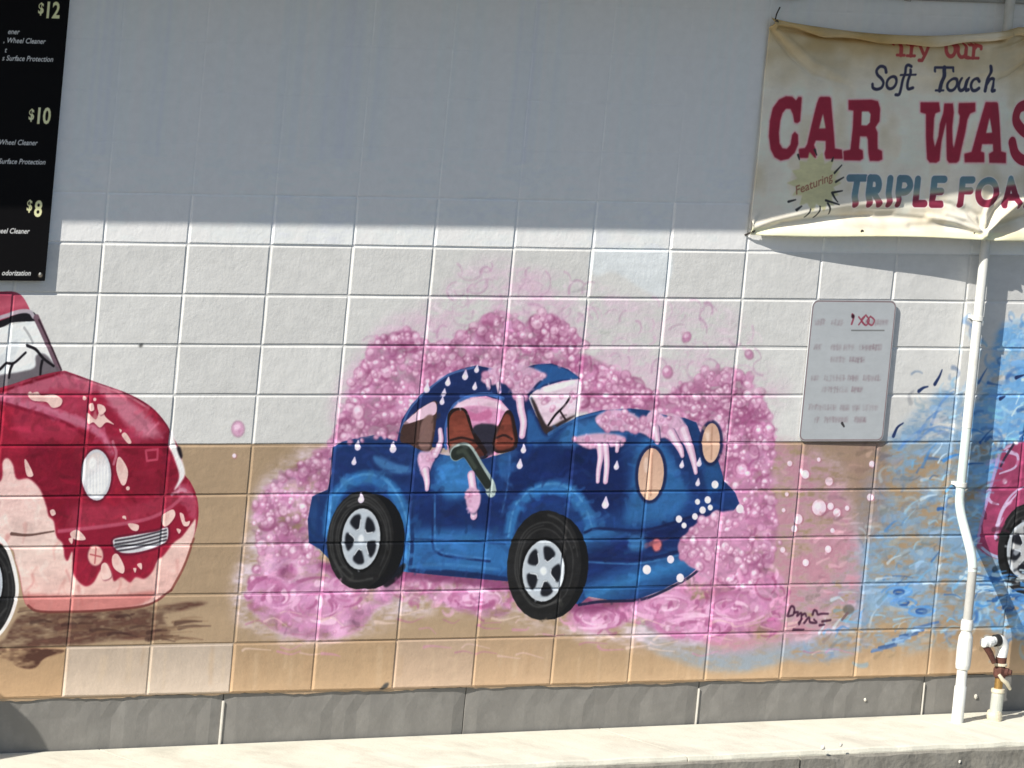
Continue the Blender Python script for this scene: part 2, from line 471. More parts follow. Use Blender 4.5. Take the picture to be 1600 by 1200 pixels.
for i in range(60):
    x, y = rs.uniform(370, 1300), rs.uniform(955, 1025)
    c = [(196, 128, 166), (232, 204, 190), (172, 104, 138), (214, 180, 176)][rs.randint(4)]
    mu.stroke([(x, y), (x + rs.uniform(8, 22), y + rs.uniform(-6, 6)), (x + rs.uniform(24, 44), y + rs.uniform(-7, 9))], rs.uniform(1, 2.4), c, .5, r1=.5, soft=1.2)
# loose flecks to the right of the foam
for x, y, r in ((1280, 793, 11), (1247, 811, 7), (1241, 826, 5), (1308, 801, 6), (1298, 791, 5), (1324, 794, 3.5), (1258, 741, 6), (1295, 752, 6), (1234, 724, 4), (1279, 718, 3), (1362, 725, 4.5), (1360, 777, 5), (1229, 772, 3), (1301, 829, 3.5), (1294, 858, 5), (1259, 879, 5), (1223, 859, 4), (1224, 797, 3), (366, 712, 3)):
    mu.ell(x + 1, y + 1, r * 1.2, r * 1.25, (168, 88, 116), .5, 1)
    mu.ell(x, y, r, r * 1.15, (240, 206, 218), 1, .5)
    mu.ell(x - r * .2, y - r * .2, r * .5, r * .5, (250, 232, 238), .7, .8)

# --- painted wheels
def wheel(cx_, cy_, rx, ry, hx, hy, hrx, hry, holes, rim, rot=0.08, phase=0.3, tread=14):
    mu.ell(cx_ + tread * .8, cy_ + 2, rx, ry * .97, (16, 17, 20), 1, .6, rot)
    mu.ell(cx_, cy_, rx, ry, (30, 30, 31), 1, .6, rot, tex=.25)
    for q in range(5):
        k = 1 - .07 * q
        t = np.linspace(rs.uniform(0, 6), 1.3 + rs.uniform(3, 7), 8)
        mu.stroke(np.c_[cx_ + rx * k * .92 * np.cos(t), cy_ + ry * k * .92 * np.sin(t)], 1.5, (92, 92, 90), .45, r1=.5, soft=1.6)
    mu.ell(hx, hy, hrx * 1.12, hry * 1.1, (14, 14, 16), 1, .6, rot)
    mu.ell(hx, hy, hrx, hry, (186, 194, 200), 1, .5, rot)
    mu.ell(hx - 1, hy - 1, hrx * .86, hry * .88, rim, 1, .7, rot)
    da = math.pi / holes
    for q in range(holes):
        t = phase + q * 2 * da
        w = []
        for rr, aa in ((.36, -.25), (.62, -.52), (.80, -.46), (.84, 0), (.80, .46), (.62, .52), (.36, .25)):
            a_ = t + aa * da * 1.25
            w.append((hx + hrx * rr * math.cos(a_), hy + hry * rr * math.sin(a_)))
        mu.poly(w, (24, 26, 34), 1, .8)
        mu.stroke([w[5], w[6], w[0]], .9, (232, 238, 242), .8)
    mu.ell(hx, hy, hrx * .16, hry * .14, (226, 232, 236), 1, 1)

# --- blue car, plain and generic
DK, MD, LT = (20, 36, 84), (24, 62, 118), (44, 108, 166)
BODY = [(520, 700), (535, 690), (560, 684), (590, 679), (618, 689), (640, 694), (672, 706), (700, 712), (740, 712), (775, 712), (806, 703), (830, 690), (850, 683), (880, 664), (905, 650), (940, 641), (985, 638), (1012, 641), (1045, 650), (1070, 653), (1088, 660), (1100, 690), (1122, 720), (1132, 752), (1148, 768), (1155, 786), (1147, 797), (1134, 806), (1128, 835), (1108, 872), (1075, 900), (1035, 922), (1000, 935), (955, 938), (920, 932), (905, 945), (800, 907), (792, 908), (700, 900), (630, 893), (612, 905), (520, 880), (500, 858), (483, 848), (481, 812), (488, 776), (512, 765), (519, 740)]
mu.poly([(500, 880), (640, 885), (800, 905), (930, 935), (1010, 935), (960, 950), (900, 958), (800, 925), (640, 905), (620, 912), (540, 905)], (110, 40, 84), .7, 4)
M = mu.poly(BODY, {'p0': (700, 690), 'p1': (690, 900), 'c': [(26, 58, 112), (22, 48, 104), (26, 66, 124)]}, 1, .6, tex=.12, sm=False)
bc = mu.full(M)
mu.poly([(620, 692), (628, 656), (643, 632), (668, 607), (700, 584), (725, 575), (745, 571), (775, 577), (810, 577), (835, 570), (862, 568), (888, 577), (908, 592), (880, 595), (850, 604), (833, 613), (826, 622), (838, 650), (858, 678), (872, 670), (850, 692), (826, 706), (806, 706), (640, 697)], (24, 42, 92), 1, .6, tex=.12, sm=False)
mu.poly([(835, 572), (862, 570), (888, 579), (904, 591), (875, 594), (848, 602), (835, 610), (845, 592)], (36, 86, 146), .9, 2)
mu.poly([(826, 640), (850, 680), (870, 676), (840, 700), (825, 700)], (40, 96, 158), .8, 3)
mu.stroke([(626, 675), (640, 640), (668, 610), (700, 586), (740, 574)], 1.6, (90, 130, 190), .6)
mu.stroke([(697, 700), (697, 668), (704, 643), (716, 628), (740, 618), (765, 616), (786, 623)], 2.4, (62, 104, 172), .9)
mu.stroke([(830, 622), (842, 648), (858, 676)], 2.0, (120, 140, 170), .8)
# windows
mu.poly([(629, 666), (648, 645), (665, 633), (681, 627), (683, 646), (677, 690), (669, 706), (650, 700), (640, 694), (626, 690)], (66, 46, 42), 1, .6)
mu.poly([(631, 663), (646, 648), (664, 634), (680, 628), (681, 646), (660, 655)], (226, 190, 208), 1, .6)
mu.poly([(660, 658), (677, 650), (674, 690), (668, 702), (655, 697)], (122, 92, 86), 1, 1)
mu.poly([(699, 702), (698, 670), (704, 645), (715, 631), (735, 621), (760, 619), (783, 626), (796, 641), (804, 660), (807, 698), (780, 709), (760, 716), (725, 716), (706, 712)], (214, 146, 184), 1, .6, tex=.15, sm=False)
mu.poly([(708, 640), (720, 628), (745, 621), (780, 628), (795, 644), (770, 636), (735, 634)], (236, 204, 220), .9, 2)
mu.poly([(725, 640), (745, 646), (765, 640), (768, 652), (750, 658), (735, 655)], (188, 92, 138), .7, 2)
mu.poly([(741, 666), (778, 666), (776, 700), (758, 714), (745, 700)], (44, 42, 56), 1, .8)
mu.poly([(699, 660), (703, 642), (715, 637), (727, 639), (734, 652), (740, 672), (752, 690), (762, 714), (728, 717), (704, 712)], (34, 22, 22), 1, .6)
mu.poly([(702, 662), (707, 646), (717, 641), (726, 644), (733, 664), (743, 690), (756, 713), (728, 715), (706, 711)], {'p0': (715, 645), 'p1': (730, 715), 'c': [(112, 52, 40), (136, 66, 52), (84, 42, 36)]}, 1, .6, tex=.2)
mu.poly([(783, 656), (790, 643), (798, 642), (805, 660), (808, 698), (778, 708), (770, 694), (774, 676)], (38, 24, 24), 1, .6)
mu.poly([(782, 664), (789, 648), (797, 650), (801, 672), (803, 696), (780, 704), (774, 692)], (122, 58, 46), 1, .8, tex=.2)
mu.stroke([(704, 688), (722, 684), (745, 690)], 1.6, (30, 20, 22), .8)
mu.stroke([(776, 684), (788, 680), (800, 686)], 1.6, (30, 20, 22), .8)
# windscreen and cowl
mu.poly([(834, 613), (850, 605), (880, 597), (906, 594), (908, 616), (905, 640), (885, 648), (866, 660), (856, 668), (845, 648), (836, 628)], (226, 200, 214), 1, .8, tex=.12)
mu.poly([(850, 606), (878, 598), (900, 596), (880, 606), (856, 613)], (236, 236, 236), .9, 1.5)
for x, y in region(mu, [(842, 620), (900, 605), (905, 640), (866, 655)], 12, 71):
    bubble(x, y, rs.uniform(2, 4), rs)
mu.poly([(830, 624), (836, 628), (846, 650), (858, 666), (880, 656), (900, 648), (882, 662), (858, 678), (846, 668)], (52, 40, 42), 1, .8)
mu.stroke([(857, 664), (868, 648), (882, 634), (891, 620)], 1.7, (24, 20, 26), 1)
mu.stroke([(875, 642), (884, 656)], 1.4, (40, 30, 34), 1, sm=False)
mu.stroke([(858, 678), (882, 664), (910, 652), (945, 644), (985, 641)], 2.6, (52, 104, 168), .8, r1=1)
# body modelling
def bp(pts, c, a=.8, blur=5):
    mu.poly(pts, c, a, blur, clip=bc)
def bs(pts, r, c, a=.85, r1=None, soft=1.4):
    mu.stroke(pts, r, c, a, r1=r1, soft=soft, clip=bc)
bp([(525, 705), (600, 690), (640, 700), (650, 760), (600, 740), (560, 735), (525, 755)], (24, 44, 96), .8, 6)
bp([(585, 712), (620, 725), (645, 730), (640, 740), (610, 738), (588, 725)], (62, 118, 174), .85, 3)
bp([(690, 715), (735, 715), (752, 765), (700, 785), (682, 750)], (50, 118, 180), .85, 9)
bp([(780, 712), (808, 704), (800, 740), (785, 745)], (40, 92, 150), .8, 4)
bp([(805, 705), (880, 700), (890, 760), (840, 765), (800, 800)], (16, 34, 86), .8, 10)
bp([(640, 840), (675, 825), (760, 830), (790, 850), (790, 892), (640, 884)], (46, 110, 172), .8, 9)
bp([(650, 735), (690, 780), (780, 770), (785, 820), (660, 815)], (18, 38, 92), .75, 11)
bp([(488, 780), (512, 770), (512, 855), (490, 846)], (24, 52, 104), .8, 3)
bp([(484, 800), (492, 780), (496, 800), (490, 840)], (40, 78, 132), .5, 3)
bp([(880, 700), (960, 690), (975, 740), (970, 790), (920, 800), (890, 760)], (15, 32, 82), .9, 10)
bp([(1000, 690), (1030, 690), (1060, 730), (1080, 770), (1050, 810), (1000, 820), (975, 815), (980, 790)], (46, 108, 168), .8, 10)
bp([(1040, 670), (1090, 700), (1105, 750), (1080, 770), (1055, 720)], (22, 46, 98), .8, 6)
bp([(1095, 700), (1120, 725), (1130, 760), (1105, 765)], (34, 84, 140), .7, 5)
bp([(895, 662), (985, 650), (1000, 672), (930, 684), (876, 696)], (54, 118, 178), .8, 6)
for A in ([(514, 830), (517, 795), (528, 770), (548, 753), (573, 746), (598, 753), (618, 773), (632, 805), (640, 850), (634, 892)], [(794, 845), (803, 800), (822, 776), (848, 763), (875, 762), (900, 776), (916, 800), (925, 828)]):
    bs(A, 9, (44, 108, 170), .95, soft=4)
    bs([(x, y - 5) for x, y in A], 1.6, (74, 140, 196), .8)
bs([(642, 780), (644, 850), (640, 890)], 3, (18, 36, 84), .8)
bs([(676, 772), (676, 850), (684, 864), (705, 870), (765, 877)], 1.6, (18, 38, 88), .9)
bs([(679, 772), (680, 848), (688, 861), (708, 867), (765, 873)], 1.3, (62, 122, 184), .8)
bs([(640, 886), (700, 882), (780, 890)], 2.2, (60, 124, 184), .6)
bs([(645, 893), (720, 897), (790, 906)], 4, (18, 34, 80), .8)
bs([(797, 708), (793, 760), (785, 800)], 1.4, (70, 124, 190), .6)
bs([(647, 842), (720, 845), (790, 850)], 1.2, (16, 34, 80), .6)
brush(BODY, 900, 340, (10, 34), (1.6, 5), .2, .45, clip=bc)
# front bumper, a plain closed one
FB = [(912, 832), (932, 825), (1000, 828), (1045, 818), (1090, 802), (1140, 797), (1130, 835), (1108, 872), (1070, 903), (1000, 935), (950, 938), (914, 930)]
mu.poly(FB, {'p0': (960, 825), 'p1': (975, 940), 'c': [(44, 104, 164), (16, 32, 82), (20, 42, 96), (46, 112, 172), (22, 54, 108)]}, 1, .8, tex=.12, clip=bc)
bs([(914, 832), (935, 826), (1000, 829), (1045, 819), (1100, 800)], 2.0, (16, 28, 72), .9)
bs([(916, 872), (960, 874), (1005, 874), (1060, 862), (1110, 845)], 2.2, (16, 30, 76), .9)
bs([(918, 878), (960, 880), (1003, 880), (1060, 868)], 1.2, (64, 128, 186), .7)
bp([(982, 840), (1006, 838), (1008, 858), (985, 860)], (52, 112, 166), .8, 4)
mu.stroke([(905, 945), (940, 940), (1000, 937), (1040, 922), (1080, 900), (1108, 874)], 2.0, (18, 24, 56), .9)
mu.ell(1027, 852, 9, 12, (60, 30, 60), .8, .8)
mu.ell(1027, 852, 7, 10, (206, 112, 112), 1, .8)
brush(FB, 160, 345, (10, 30), (1.4, 4), .18, .45, ang=-.1, clip=bc)
# plain lamps: amber-tinted glass in a dark rim
for x, y, rx, ry in ((1017, 741, 20, 41), (1111, 692, 14, 31)):
    mu.ell(x, y, rx + 5, ry + 5, (22, 30, 70), .9, 2.5, .06)
    mu.ell(x, y, rx, ry, {'p0': (x, y - ry), 'p1': (x + 6, y + ry), 'c': [(198, 158, 136), (212, 172, 146), (222, 182, 154)]}, 1, .6, .06)
    mu.stroke([(x + 2, y - ry * .8), (x + 1, y), (x, y + ry * .8)], 1.4, (176, 132, 110), .7)
    mu.ell(x - rx * .35, y - ry * .35, rx * .22, ry * .3, (236, 208, 190), .7, 2)
wheel(563, 844, 52, 77, 564, 842, 30, 48, 5, (178, 188, 196), phase=.5, tread=22)
wheel(850, 883, 58, 86, 849, 892, 33, 48, 5, (178, 188, 196), phase=.1, tread=14)
mu.poly([(600, 905), (632, 880), (628, 898), (604, 918)], (18, 18, 24), .9, 1)
# wing mirror
mu.stroke([(713, 708), (724, 703), (733, 708), (748, 732), (764, 756), (768, 768)], 10.5, (156, 172, 168), 1, r1=8, soft=.8)
mu.stroke([(713, 709), (724, 705), (732, 710), (747, 734), (762, 757)], 8.8, (36, 42, 38), 1, r1=6, soft=.8)
mu.stroke([(716, 706), (726, 706), (742, 730)], 3, (74, 84, 72), .6, soft=2)
# foam lying on the car, and drips
def foam(pts, n, seed, r=(2, 5.5)):
    mu.poly([(x + 1.5, y + 2.5) for x, y in pts], (16, 26, 66), .55, 2)
    mu.poly(pts, (204, 156, 186), 1, 1.0, tex=.14)
    mu.poly([(x + .6, y - 2) for x, y in pts], (228, 190, 216), .4, 2.5)
    brush(pts, n * 2, seed + 400, (4, 10), (1, 2.6), .2, .6)
    for x, y in region(mu, pts, int(n * 1.7), seed):
        bubble(x, y, rs.uniform(r[0] * .8, r[1]), rs)
def drip(pts, w0, w1):
    mu.stroke([(x + 2, y + 1) for x, y in pts], w0, (16, 24, 60), .5, r1=w1)
    mu.stroke(pts, w0, (196, 150, 184), 1, r1=w1)
    mu.stroke([(x - .6, y) for x, y in pts], w0 * .75, (224, 186, 208), .9, r1=w1 * .8, soft=1.4)
    mu.stroke([(x - .8, y - 1) for x, y in pts], w0 * .4, (244, 220, 234), .8, r1=w1 * .4)
foam([(752, 592), (765, 578), (800, 568), (838, 578), (850, 588), (838, 600), (829, 611), (818, 622), (806, 624), (795, 604), (783, 599), (768, 602), (756, 598)], 26, 11)
drip([(812, 622), (814, 640), (818, 660), (816, 680)], 6.5, 5)
drip([(779, 600), (781, 612)], 4, 3); drip([(762, 595), (764, 606)], 4, 3)
foam([(930, 656), (940, 646), (960, 640), (984, 645), (1004, 655), (1020, 641), (1040, 652), (1060, 650), (1072, 668), (1078, 690), (1060, 690), (1040, 684), (1022, 686), (1000, 676), (975, 673), (945, 672)], 34, 12)
drip([(1048, 676), (1062, 700), (1066, 712)], 7, 3); drip([(1068, 672), (1078, 700), (1084, 722), (1087, 738)], 8, 3)
drip([(1024, 670), (1028, 690)], 6, 4)
foam([(897, 686), (920, 679), (950, 678), (976, 684), (972, 697), (955, 698), (935, 700), (915, 700)], 8, 13, (2, 3.6))
drip([(937, 696), (938, 715), (935, 735), (934, 752)], 5.5, 3); drip([(946, 696), (948, 725), (946, 752)], 5, 4); drip([(965, 692), (964, 704)], 4, 3)
foam([(655, 708), (668, 706), (682, 706), (674, 728), (668, 742), (660, 740), (653, 724)], 4, 14, (2, 3.4))
drip([(688, 672), (689, 690), (680, 710)], 3.4, 5); drip([(664, 735), (667, 752), (667, 764)], 6, 3)
drip([(736, 742), (739, 765), (740, 788), (740, 806)], 6, 5.5)
foam([(728, 768), (740, 762), (750, 772), (748, 792), (738, 802), (729, 790)], 3, 15, (2, 3.2))
BLOB = [(1072, 834), (1096, 812), (1126, 800), (1160, 802), (1168, 850), (1150, 892), (1118, 902), (1095, 892), (1076, 884), (1062, 866), (1060, 850)]
mu.poly(BLOB, (188, 130, 164), 1, 2.5, tex=.15)
for x, y in region(mu, BLOB, 70, 16):
    bubble(x, y, rs.uniform(1.8, 6.5), rs)
brush(BLOB, 60, 330, (5, 12), (1, 2.6), .2, .6)
for x, y, r in ((614, 701, 5.5), (559, 698, 5), (553, 722, 4), (818, 703, 4.5), (812, 727, 5), (963, 729, 4.5), (1065, 727, 4), (1090, 755, 4), (1092, 724, 4.5), (745, 578, 4), (727, 588, 5), (742, 605, 4), (700, 598, 4.5), (691, 628, 4), (694, 615, 4), (667, 608, 5), (564, 780, 5), (946, 788, 6)):
    mu.stroke([(x + 1, y - r * 1.8), (x, y)], r * .25, (220, 206, 232), 1, r1=r, sm=False)
    mu.ell(x - r * .2, y, r * .5, r * .6, (246, 238, 248), .8, 1)
for x, y, r in ((1061, 811, 5), (1069, 821, 4), (1086, 807, 4.5), (1098, 797, 5), (1110, 793, 4), (1106, 781, 5), (1090, 784, 4), (1117, 757, 5.5), (1048, 874, 5.5), (1011, 890, 6.5), (1063, 903, 6), (1156, 795, 6)):
    mu.ell(x, y, r, r * 1.15, (232, 222, 236), 1, .6)
for x, y in region(mu, [(515, 690), (540, 683), (600, 672), (622, 690), (600, 684), (545, 694)], 9, 33):
    bubble(x, y, rs.uniform(2.5, 4), rs)

# --- red car, plain and generic
RD = (144, 24, 48)
mu.poly([(-60, 1012), (0, 1004), (20, 975), (45, 955), (110, 958), (180, 950), (240, 948), (300, 940), (326, 943), (280, 955), (255, 962), (262, 994), (180, 1000), (110, 1008), (40, 1012), (-60, 1030)], (86, 58, 48), .8, 3, rough=.7, tex=.3)
for i in range(60):
    x, y = rs.uniform(20, 290), rs.uniform(950, 1002)
    mu.stroke([(x, y), (x + 18, y - 3), (x + rs.uniform(25, 50), y + rs.uniform(-6, 4))], rs.uniform(1, 3.2), [(54, 32, 30), (104, 76, 58), (140, 112, 86)][rs.randint(3)], .55, r1=.6, soft=1.4)
mu.poly([(-60, 1010), (20, 1012), (100, 1016), (70, 1028), (55, 1043), (30, 1042), (0, 1028), (-60, 1040)], (78, 50, 40), .75, 2.5, rough=.8)
mu.poly([(-140, 520), (-120, 470), (-60, 460), (0, 456), (22, 456), (36, 464), (48, 488), (40, 494), (0, 504), (-70, 520)], {'p0': (0, 455), 'p1': (2, 505), 'c': [(150, 52, 74), (188, 84, 104), (146, 28, 54)]}, 1, .6)
mu.poly([(-140, 560), (-60, 530), (0, 512), (52, 500), (62, 515), (76, 545), (93, 580), (60, 592), (0, 606), (-140, 640)], (226, 231, 230), 1, .6, sm=False)
mu.poly([(-40, 560), (0, 556), (20, 530), (30, 540), (10, 575), (-40, 590)], (186, 190, 192), .5, 5)
mu.stroke([(38, 512), (46, 524), (52, 536)], 1.6, (150, 150, 150), .7)
mu.poly([(-140, 545), (-60, 522), (0, 501), (36, 488), (53, 488), (59, 500), (50, 502), (20, 504), (0, 512), (-60, 530), (-140, 560)], (24, 22, 28), 1, .6)
mu.stroke([(-60, 512), (0, 496), (30, 487), (46, 487), (53, 495)], 2.6, (176, 168, 176), .95)
mu.stroke([(57, 496), (70, 525), (80, 548), (93, 580)], 4.2, (110, 84, 96), 1, r1=3.4)
mu.stroke([(61, 500), (76, 532), (96, 578)], 1.2, (40, 22, 30), .8)
mu.poly([(-140, 620), (-20, 590), (30, 581), (54, 574), (56, 556), (70, 553), (84, 568), (93, 582), (60, 594), (0, 612), (-140, 650)], (92, 84, 90), .9, 1.5)
for p in ([(-20, 592), (0, 577), (10, 568), (22, 567), (40, 551)], [(20, 568), (16, 578), (14, 590)], [(43, 540), (56, 546), (68, 560), (84, 572)], [(66, 564), (64, 574), (63, 585)]):
    mu.stroke(p, 2.0, (20, 16, 22), 1, r1=1.6)
RB = [(-160, 650), (0, 606), (50, 590), (95, 580), (112, 583), (150, 597), (200, 615), (235, 635), (258, 660), (270, 682), (282, 705), (287, 738), (298, 754), (308, 778), (310, 808), (303, 840), (288, 885), (266, 924), (232, 944), (170, 952), (110, 955), (60, 955), (42, 946), (36, 930), (25, 880), (0, 850), (-160, 830)]
M = mu.poly(RB, RD, 1, .6, tex=.1)
rc = mu.full(M)
def rp(pts, c, a=.8, blur=4):
    mu.poly(pts, c, a, blur, clip=rc)
def rk(pts, r, c, a=.85, r1=None, soft=1.4):
    mu.stroke(pts, r, c, a, r1=r1, soft=soft, clip=rc)
rp([(0, 612), (60, 594), (110, 585), (190, 615), (240, 650), (255, 690), (180, 690), (140, 668), (80, 645), (0, 622)], (164, 48, 74), .9, 6)
rp([(150, 603), (190, 618), (228, 648), (248, 676), (246, 684), (222, 684), (195, 662), (172, 632)], (196, 118, 138), .85, 6)
rp([(15, 605), (90, 586), (140, 600), (150, 615), (100, 608), (30, 618)], (186, 100, 122), .7, 5)
rp([(150, 610), (175, 640), (200, 672), (180, 684), (150, 664), (140, 630)], (138, 20, 46), .8, 5)
rp([(20, 640), (70, 648), (120, 668), (110, 690), (40, 690)], (168, 44, 70), .7, 6)
rk([(-40, 615), (30, 628), (90, 647), (135, 664), (160, 682), (175, 708)], 7, (196, 110, 136), .85, r1=4, soft=3)
rk([(-20, 622), (40, 640), (100, 660), (140, 685)], 2, (118, 12, 38), .8)
rk([(0, 612), (50, 596), (92, 584)], 1.6, (112, 8, 30), .9)
rp([(40, 700), (120, 700), (125, 790), (110, 830), (70, 790)], (120, 14, 38), .85, 9)
rp([(200, 700), (262, 690), (270, 760), (230, 800), (200, 780)], (128, 18, 42), .75, 9)
rp([(120, 790), (200, 790), (270, 765), (285, 775), (240, 808), (160, 822), (110, 825)], (168, 48, 72), .7, 7)
rp([(258, 664), (270, 690), (262, 745), (254, 700)], (112, 14, 40), .8, 4)
rk([(95, 582), (150, 597), (200, 615), (236, 636), (260, 662), (272, 690)], 1.8, (92, 20, 40), .8)
rk([(100, 585), (150, 600), (198, 618), (232, 638)], 1.4, (210, 150, 160), .6)
rp([(272, 760), (292, 756), (306, 780), (306, 812), (290, 800), (280, 780)], (176, 66, 92), .85, 3)
rk([(270, 772), (285, 765), (300, 775)], 2.6, (212, 150, 168), .8)
brush(RB, 900, 350, (10, 32), (1.6, 5), .22, .45, clip=rc)
# headlamp: plain round glass in a bright ring
mu.ell(151, 742, 26, 43, (92, 14, 36), .9, 2, .0)
mu.ell(151, 742, 23, 40, (196, 198, 202), 1, .6, .0)
mu.ell(151, 742, 19.5, 35, {'p0': (140, 705), 'p1': (156, 780), 'c': [(206, 190, 184), (232, 232, 232), (240, 242, 242)]}, 1, .8, .0)
for q in range(-3, 4):
    mu.stroke([(151 + q * 5, 742 - 32 + abs(q) * 4), (151 + q * 5, 742 + 32 - abs(q) * 4)], .7, (196, 200, 202), .6, sm=False)
mu.ell(145, 724, 5, 9, (252, 252, 252), .8, 2)
mu.stroke([(176, 690), (182, 708), (178, 725)], 2, (206, 140, 156), .6)
# badge plate and bumper with a barred intake
mu.stroke([(228, 704), (247, 702), (246, 718), (230, 720)], 1.6, (184, 66, 90), .9, sm=False, closed=True)
rp([(90, 832), (165, 824), (250, 808), (285, 790), (292, 806), (280, 832), (245, 858), (180, 874), (110, 868)], (140, 20, 46), .95, 2)
rk([(92, 830), (165, 822), (225, 812), (262, 796), (290, 772)], 2.4, (188, 82, 106), .85)
mu.poly([(176, 842), (205, 835), (245, 828), (263, 822), (262, 846), (240, 858), (205, 866), (182, 862)], (206, 208, 210), 1, .7)
for q in range(4):
    mu.stroke([(180, 845 + q * 5.4), (215, 839 + q * 5.6), (260, 828 + q * 5.2)], 1.3, (52, 46, 54), .9)
mu.stroke([(176, 842), (205, 835), (245, 828), (263, 822), (262, 846), (240, 858), (205, 866), (182, 862)], 1.6, (100, 10, 34), .9, closed=True)
mu.ell(149, 868, 14, 18, (108, 12, 36), .8, 1.2)
mu.ell(149, 868, 12, 16, (226, 178, 166), 1, .7)
mu.stroke([(141, 866), (158, 870)], 1.0, (170, 70, 76), .8, sm=False); mu.stroke([(150, 856), (148, 880)], 1.0, (170, 70, 76), .8, sm=False)
# dried soap over the lower body
SO = [(-160, 780), (-40, 760), (0, 752), (4, 722), (12, 716), (20, 726), (26, 748), (45, 748), (62, 764), (72, 790), (76, 806), (84, 815), (88, 838), (98, 850), (101, 870), (106, 876), (113, 862), (114, 892), (122, 908), (134, 916), (146, 910), (156, 892), (166, 880), (174, 894), (178, 908), (190, 902), (203, 910), (212, 902), (226, 904), (238, 893), (246, 876), (256, 868), (272, 848), (285, 838), (300, 818), (306, 812), (303, 840), (288, 885), (266, 924), (232, 944), (170, 952), (110, 955), (60, 955), (42, 946), (36, 930), (25, 880), (0, 850), (-160, 830)]
mu.poly(SO, {'p0': (60, 760), 'p1': (80, 950), 'c': [(226, 188, 180), (232, 204, 192), (222, 178, 168)]}, 1, .7, tex=.1, clip=rc)
sc_ = mu.full(mu.mask([smooth(SO)]))
for i in range(60):
    x, y = rs.uniform(-20, 300), rs.uniform(770, 945)
    mu.stroke([(x, y), (x + rs.uniform(-8, 8), y + 12), (x + rs.uniform(-14, 14), y + 28)], rs.uniform(1, 4), [(206, 146, 138), (240, 220, 208), (214, 162, 150), (186, 108, 106)][rs.randint(4)], .45, r1=.8, soft=2.2, clip=sc_)
mu.poly([(36, 930), (110, 930), (180, 930), (242, 924), (222, 944), (170, 953), (60, 956)], (184, 96, 92), .7, 3, clip=sc_)
mu.stroke([(18, 834), (45, 836), (84, 830)], 2.2, (74, 46, 40), .8, r1=1)
mu.stroke([(268, 922), (288, 884), (303, 842)], 1.8, (120, 60, 50), .8)
mu.stroke([(44, 946), (60, 955), (110, 956), (170, 953), (232, 945), (268, 922)], 1.6, (104, 46, 42), .8)
for s_ in ([(45, 618), (58, 612), (66, 618), (84, 616), (97, 624), (94, 634), (82, 637), (72, 628), (52, 626)], [(137, 645), (150, 655), (158, 632), (164, 650), (178, 663), (166, 660), (156, 668), (146, 660), (138, 662)], [(140, 632), (145, 630), (147, 640), (141, 642)], [(152, 632), (162, 634), (165, 642), (156, 648)], [(190, 680), (196, 676), (205, 690), (200, 693)], [(38, 720), (42, 720), (52, 742), (42, 743)], [(184, 716), (190, 716), (200, 735), (197, 755), (190, 757), (182, 735)], [(186, 670), (190, 672), (188, 676)], [(78, 798), (84, 796), (87, 803), (81, 806)], [(200, 818), (216, 820), (215, 829), (206, 828)], [(110, 832), (122, 828), (134, 842), (122, 844), (112, 840)], [(107, 842), (114, 840), (112, 850)], [(176, 868), (184, 866), (194, 885), (192, 896), (180, 890), (175, 880)], [(158, 884), (166, 880), (174, 900), (160, 905)], [(254, 806), (270, 796), (274, 806), (264, 820), (256, 822)], [(281, 802), (287, 804), (290, 815), (297, 814), (294, 822), (286, 820)], [(276, 826), (283, 828), (280, 834)], [(191, 807), (196, 806), (197, 812)], [(214, 882), (221, 880), (221, 890)], [(208, 888), (213, 888), (211, 895)]):
    mu.poly([(x + 1, y + 1.6) for x, y in s_], (92, 10, 34), .6, 1)
    mu.poly(s_, (228, 192, 182), 1, .6)
    mu.poly([(.5 * x + .5 * s_[0][0] + 1, .5 * y + .5 * s_[0][1] + 1) for x, y in s_], (206, 160, 152), .5, 1.2)
for x, y, r in ((47, 615, 3), (132, 622, 3), (148, 624, 2.5), (193, 808, 2), (200, 763, 3)):
    mu.ell(x, y, r, r * 1.1, (228, 192, 182), 1, .6)
# far-side mirror edge and left wheel
mu.poly([(268, 672), (274, 690), (282, 712), (289, 738), (284, 752), (272, 766), (280, 744), (272, 716), (264, 694)], (240, 232, 230), 1, .8)
mu.poly([(276, 700), (281, 698), (285, 712), (282, 716)], (24, 20, 28), 1, .8)
wheel(-22, 920, 46, 78, -24, 915, 28, 48, 5, (120, 128, 138), tread=4)
mu.stroke([(-10, 834), (8, 850), (20, 880), (27, 920), (20, 955), (4, 985), (-16, 1002)], 3, (236, 228, 222), 1, r1=2.4)

# --- rose car on the right, partly behind the pipe
RC = [(1558, 735), (1568, 702), (1590, 692), (1660, 684), (1800, 680), (1800, 890), (1620, 895), (1568, 876), (1534, 862), (1528, 838), (1538, 795)]
M = mu.poly(RC, (158, 62, 98), 1, .8, tex=.12)
pc = mu.full(M)
brush(RC, 160, 355, (8, 24), (1.6, 5), .18, .5, clip=pc)
mu.stroke([(1560, 712), (1548, 762), (1534, 812), (1529, 845)], 2.4, (176, 150, 200), .9)
mu.stroke([(1530, 852), (1548, 866), (1572, 874)], 2.0, (170, 190, 222), .9)
for p in ([(1574, 705), (1590, 712), (1586, 730), (1562, 740)], [(1570, 700), (1584, 694)], [(1540, 772), (1548, 784), (1560, 788)], [(1558, 820), (1566, 796), (1582, 772), (1602, 760)], [(1556, 840), (1566, 800), (1590, 770)]):
    mu.stroke(p, 3, (206, 188, 220), .85, r1=1.2, clip=pc)
mu.stroke([(1588, 688), (1570, 716), (1564, 728)], 2, (44, 40, 62), .9)
for x, y in ((1588, 691), (1596, 683), (1570, 752)):
    mu.ell(x, y, 3.6, 4, (226, 232, 244), 1, .8)
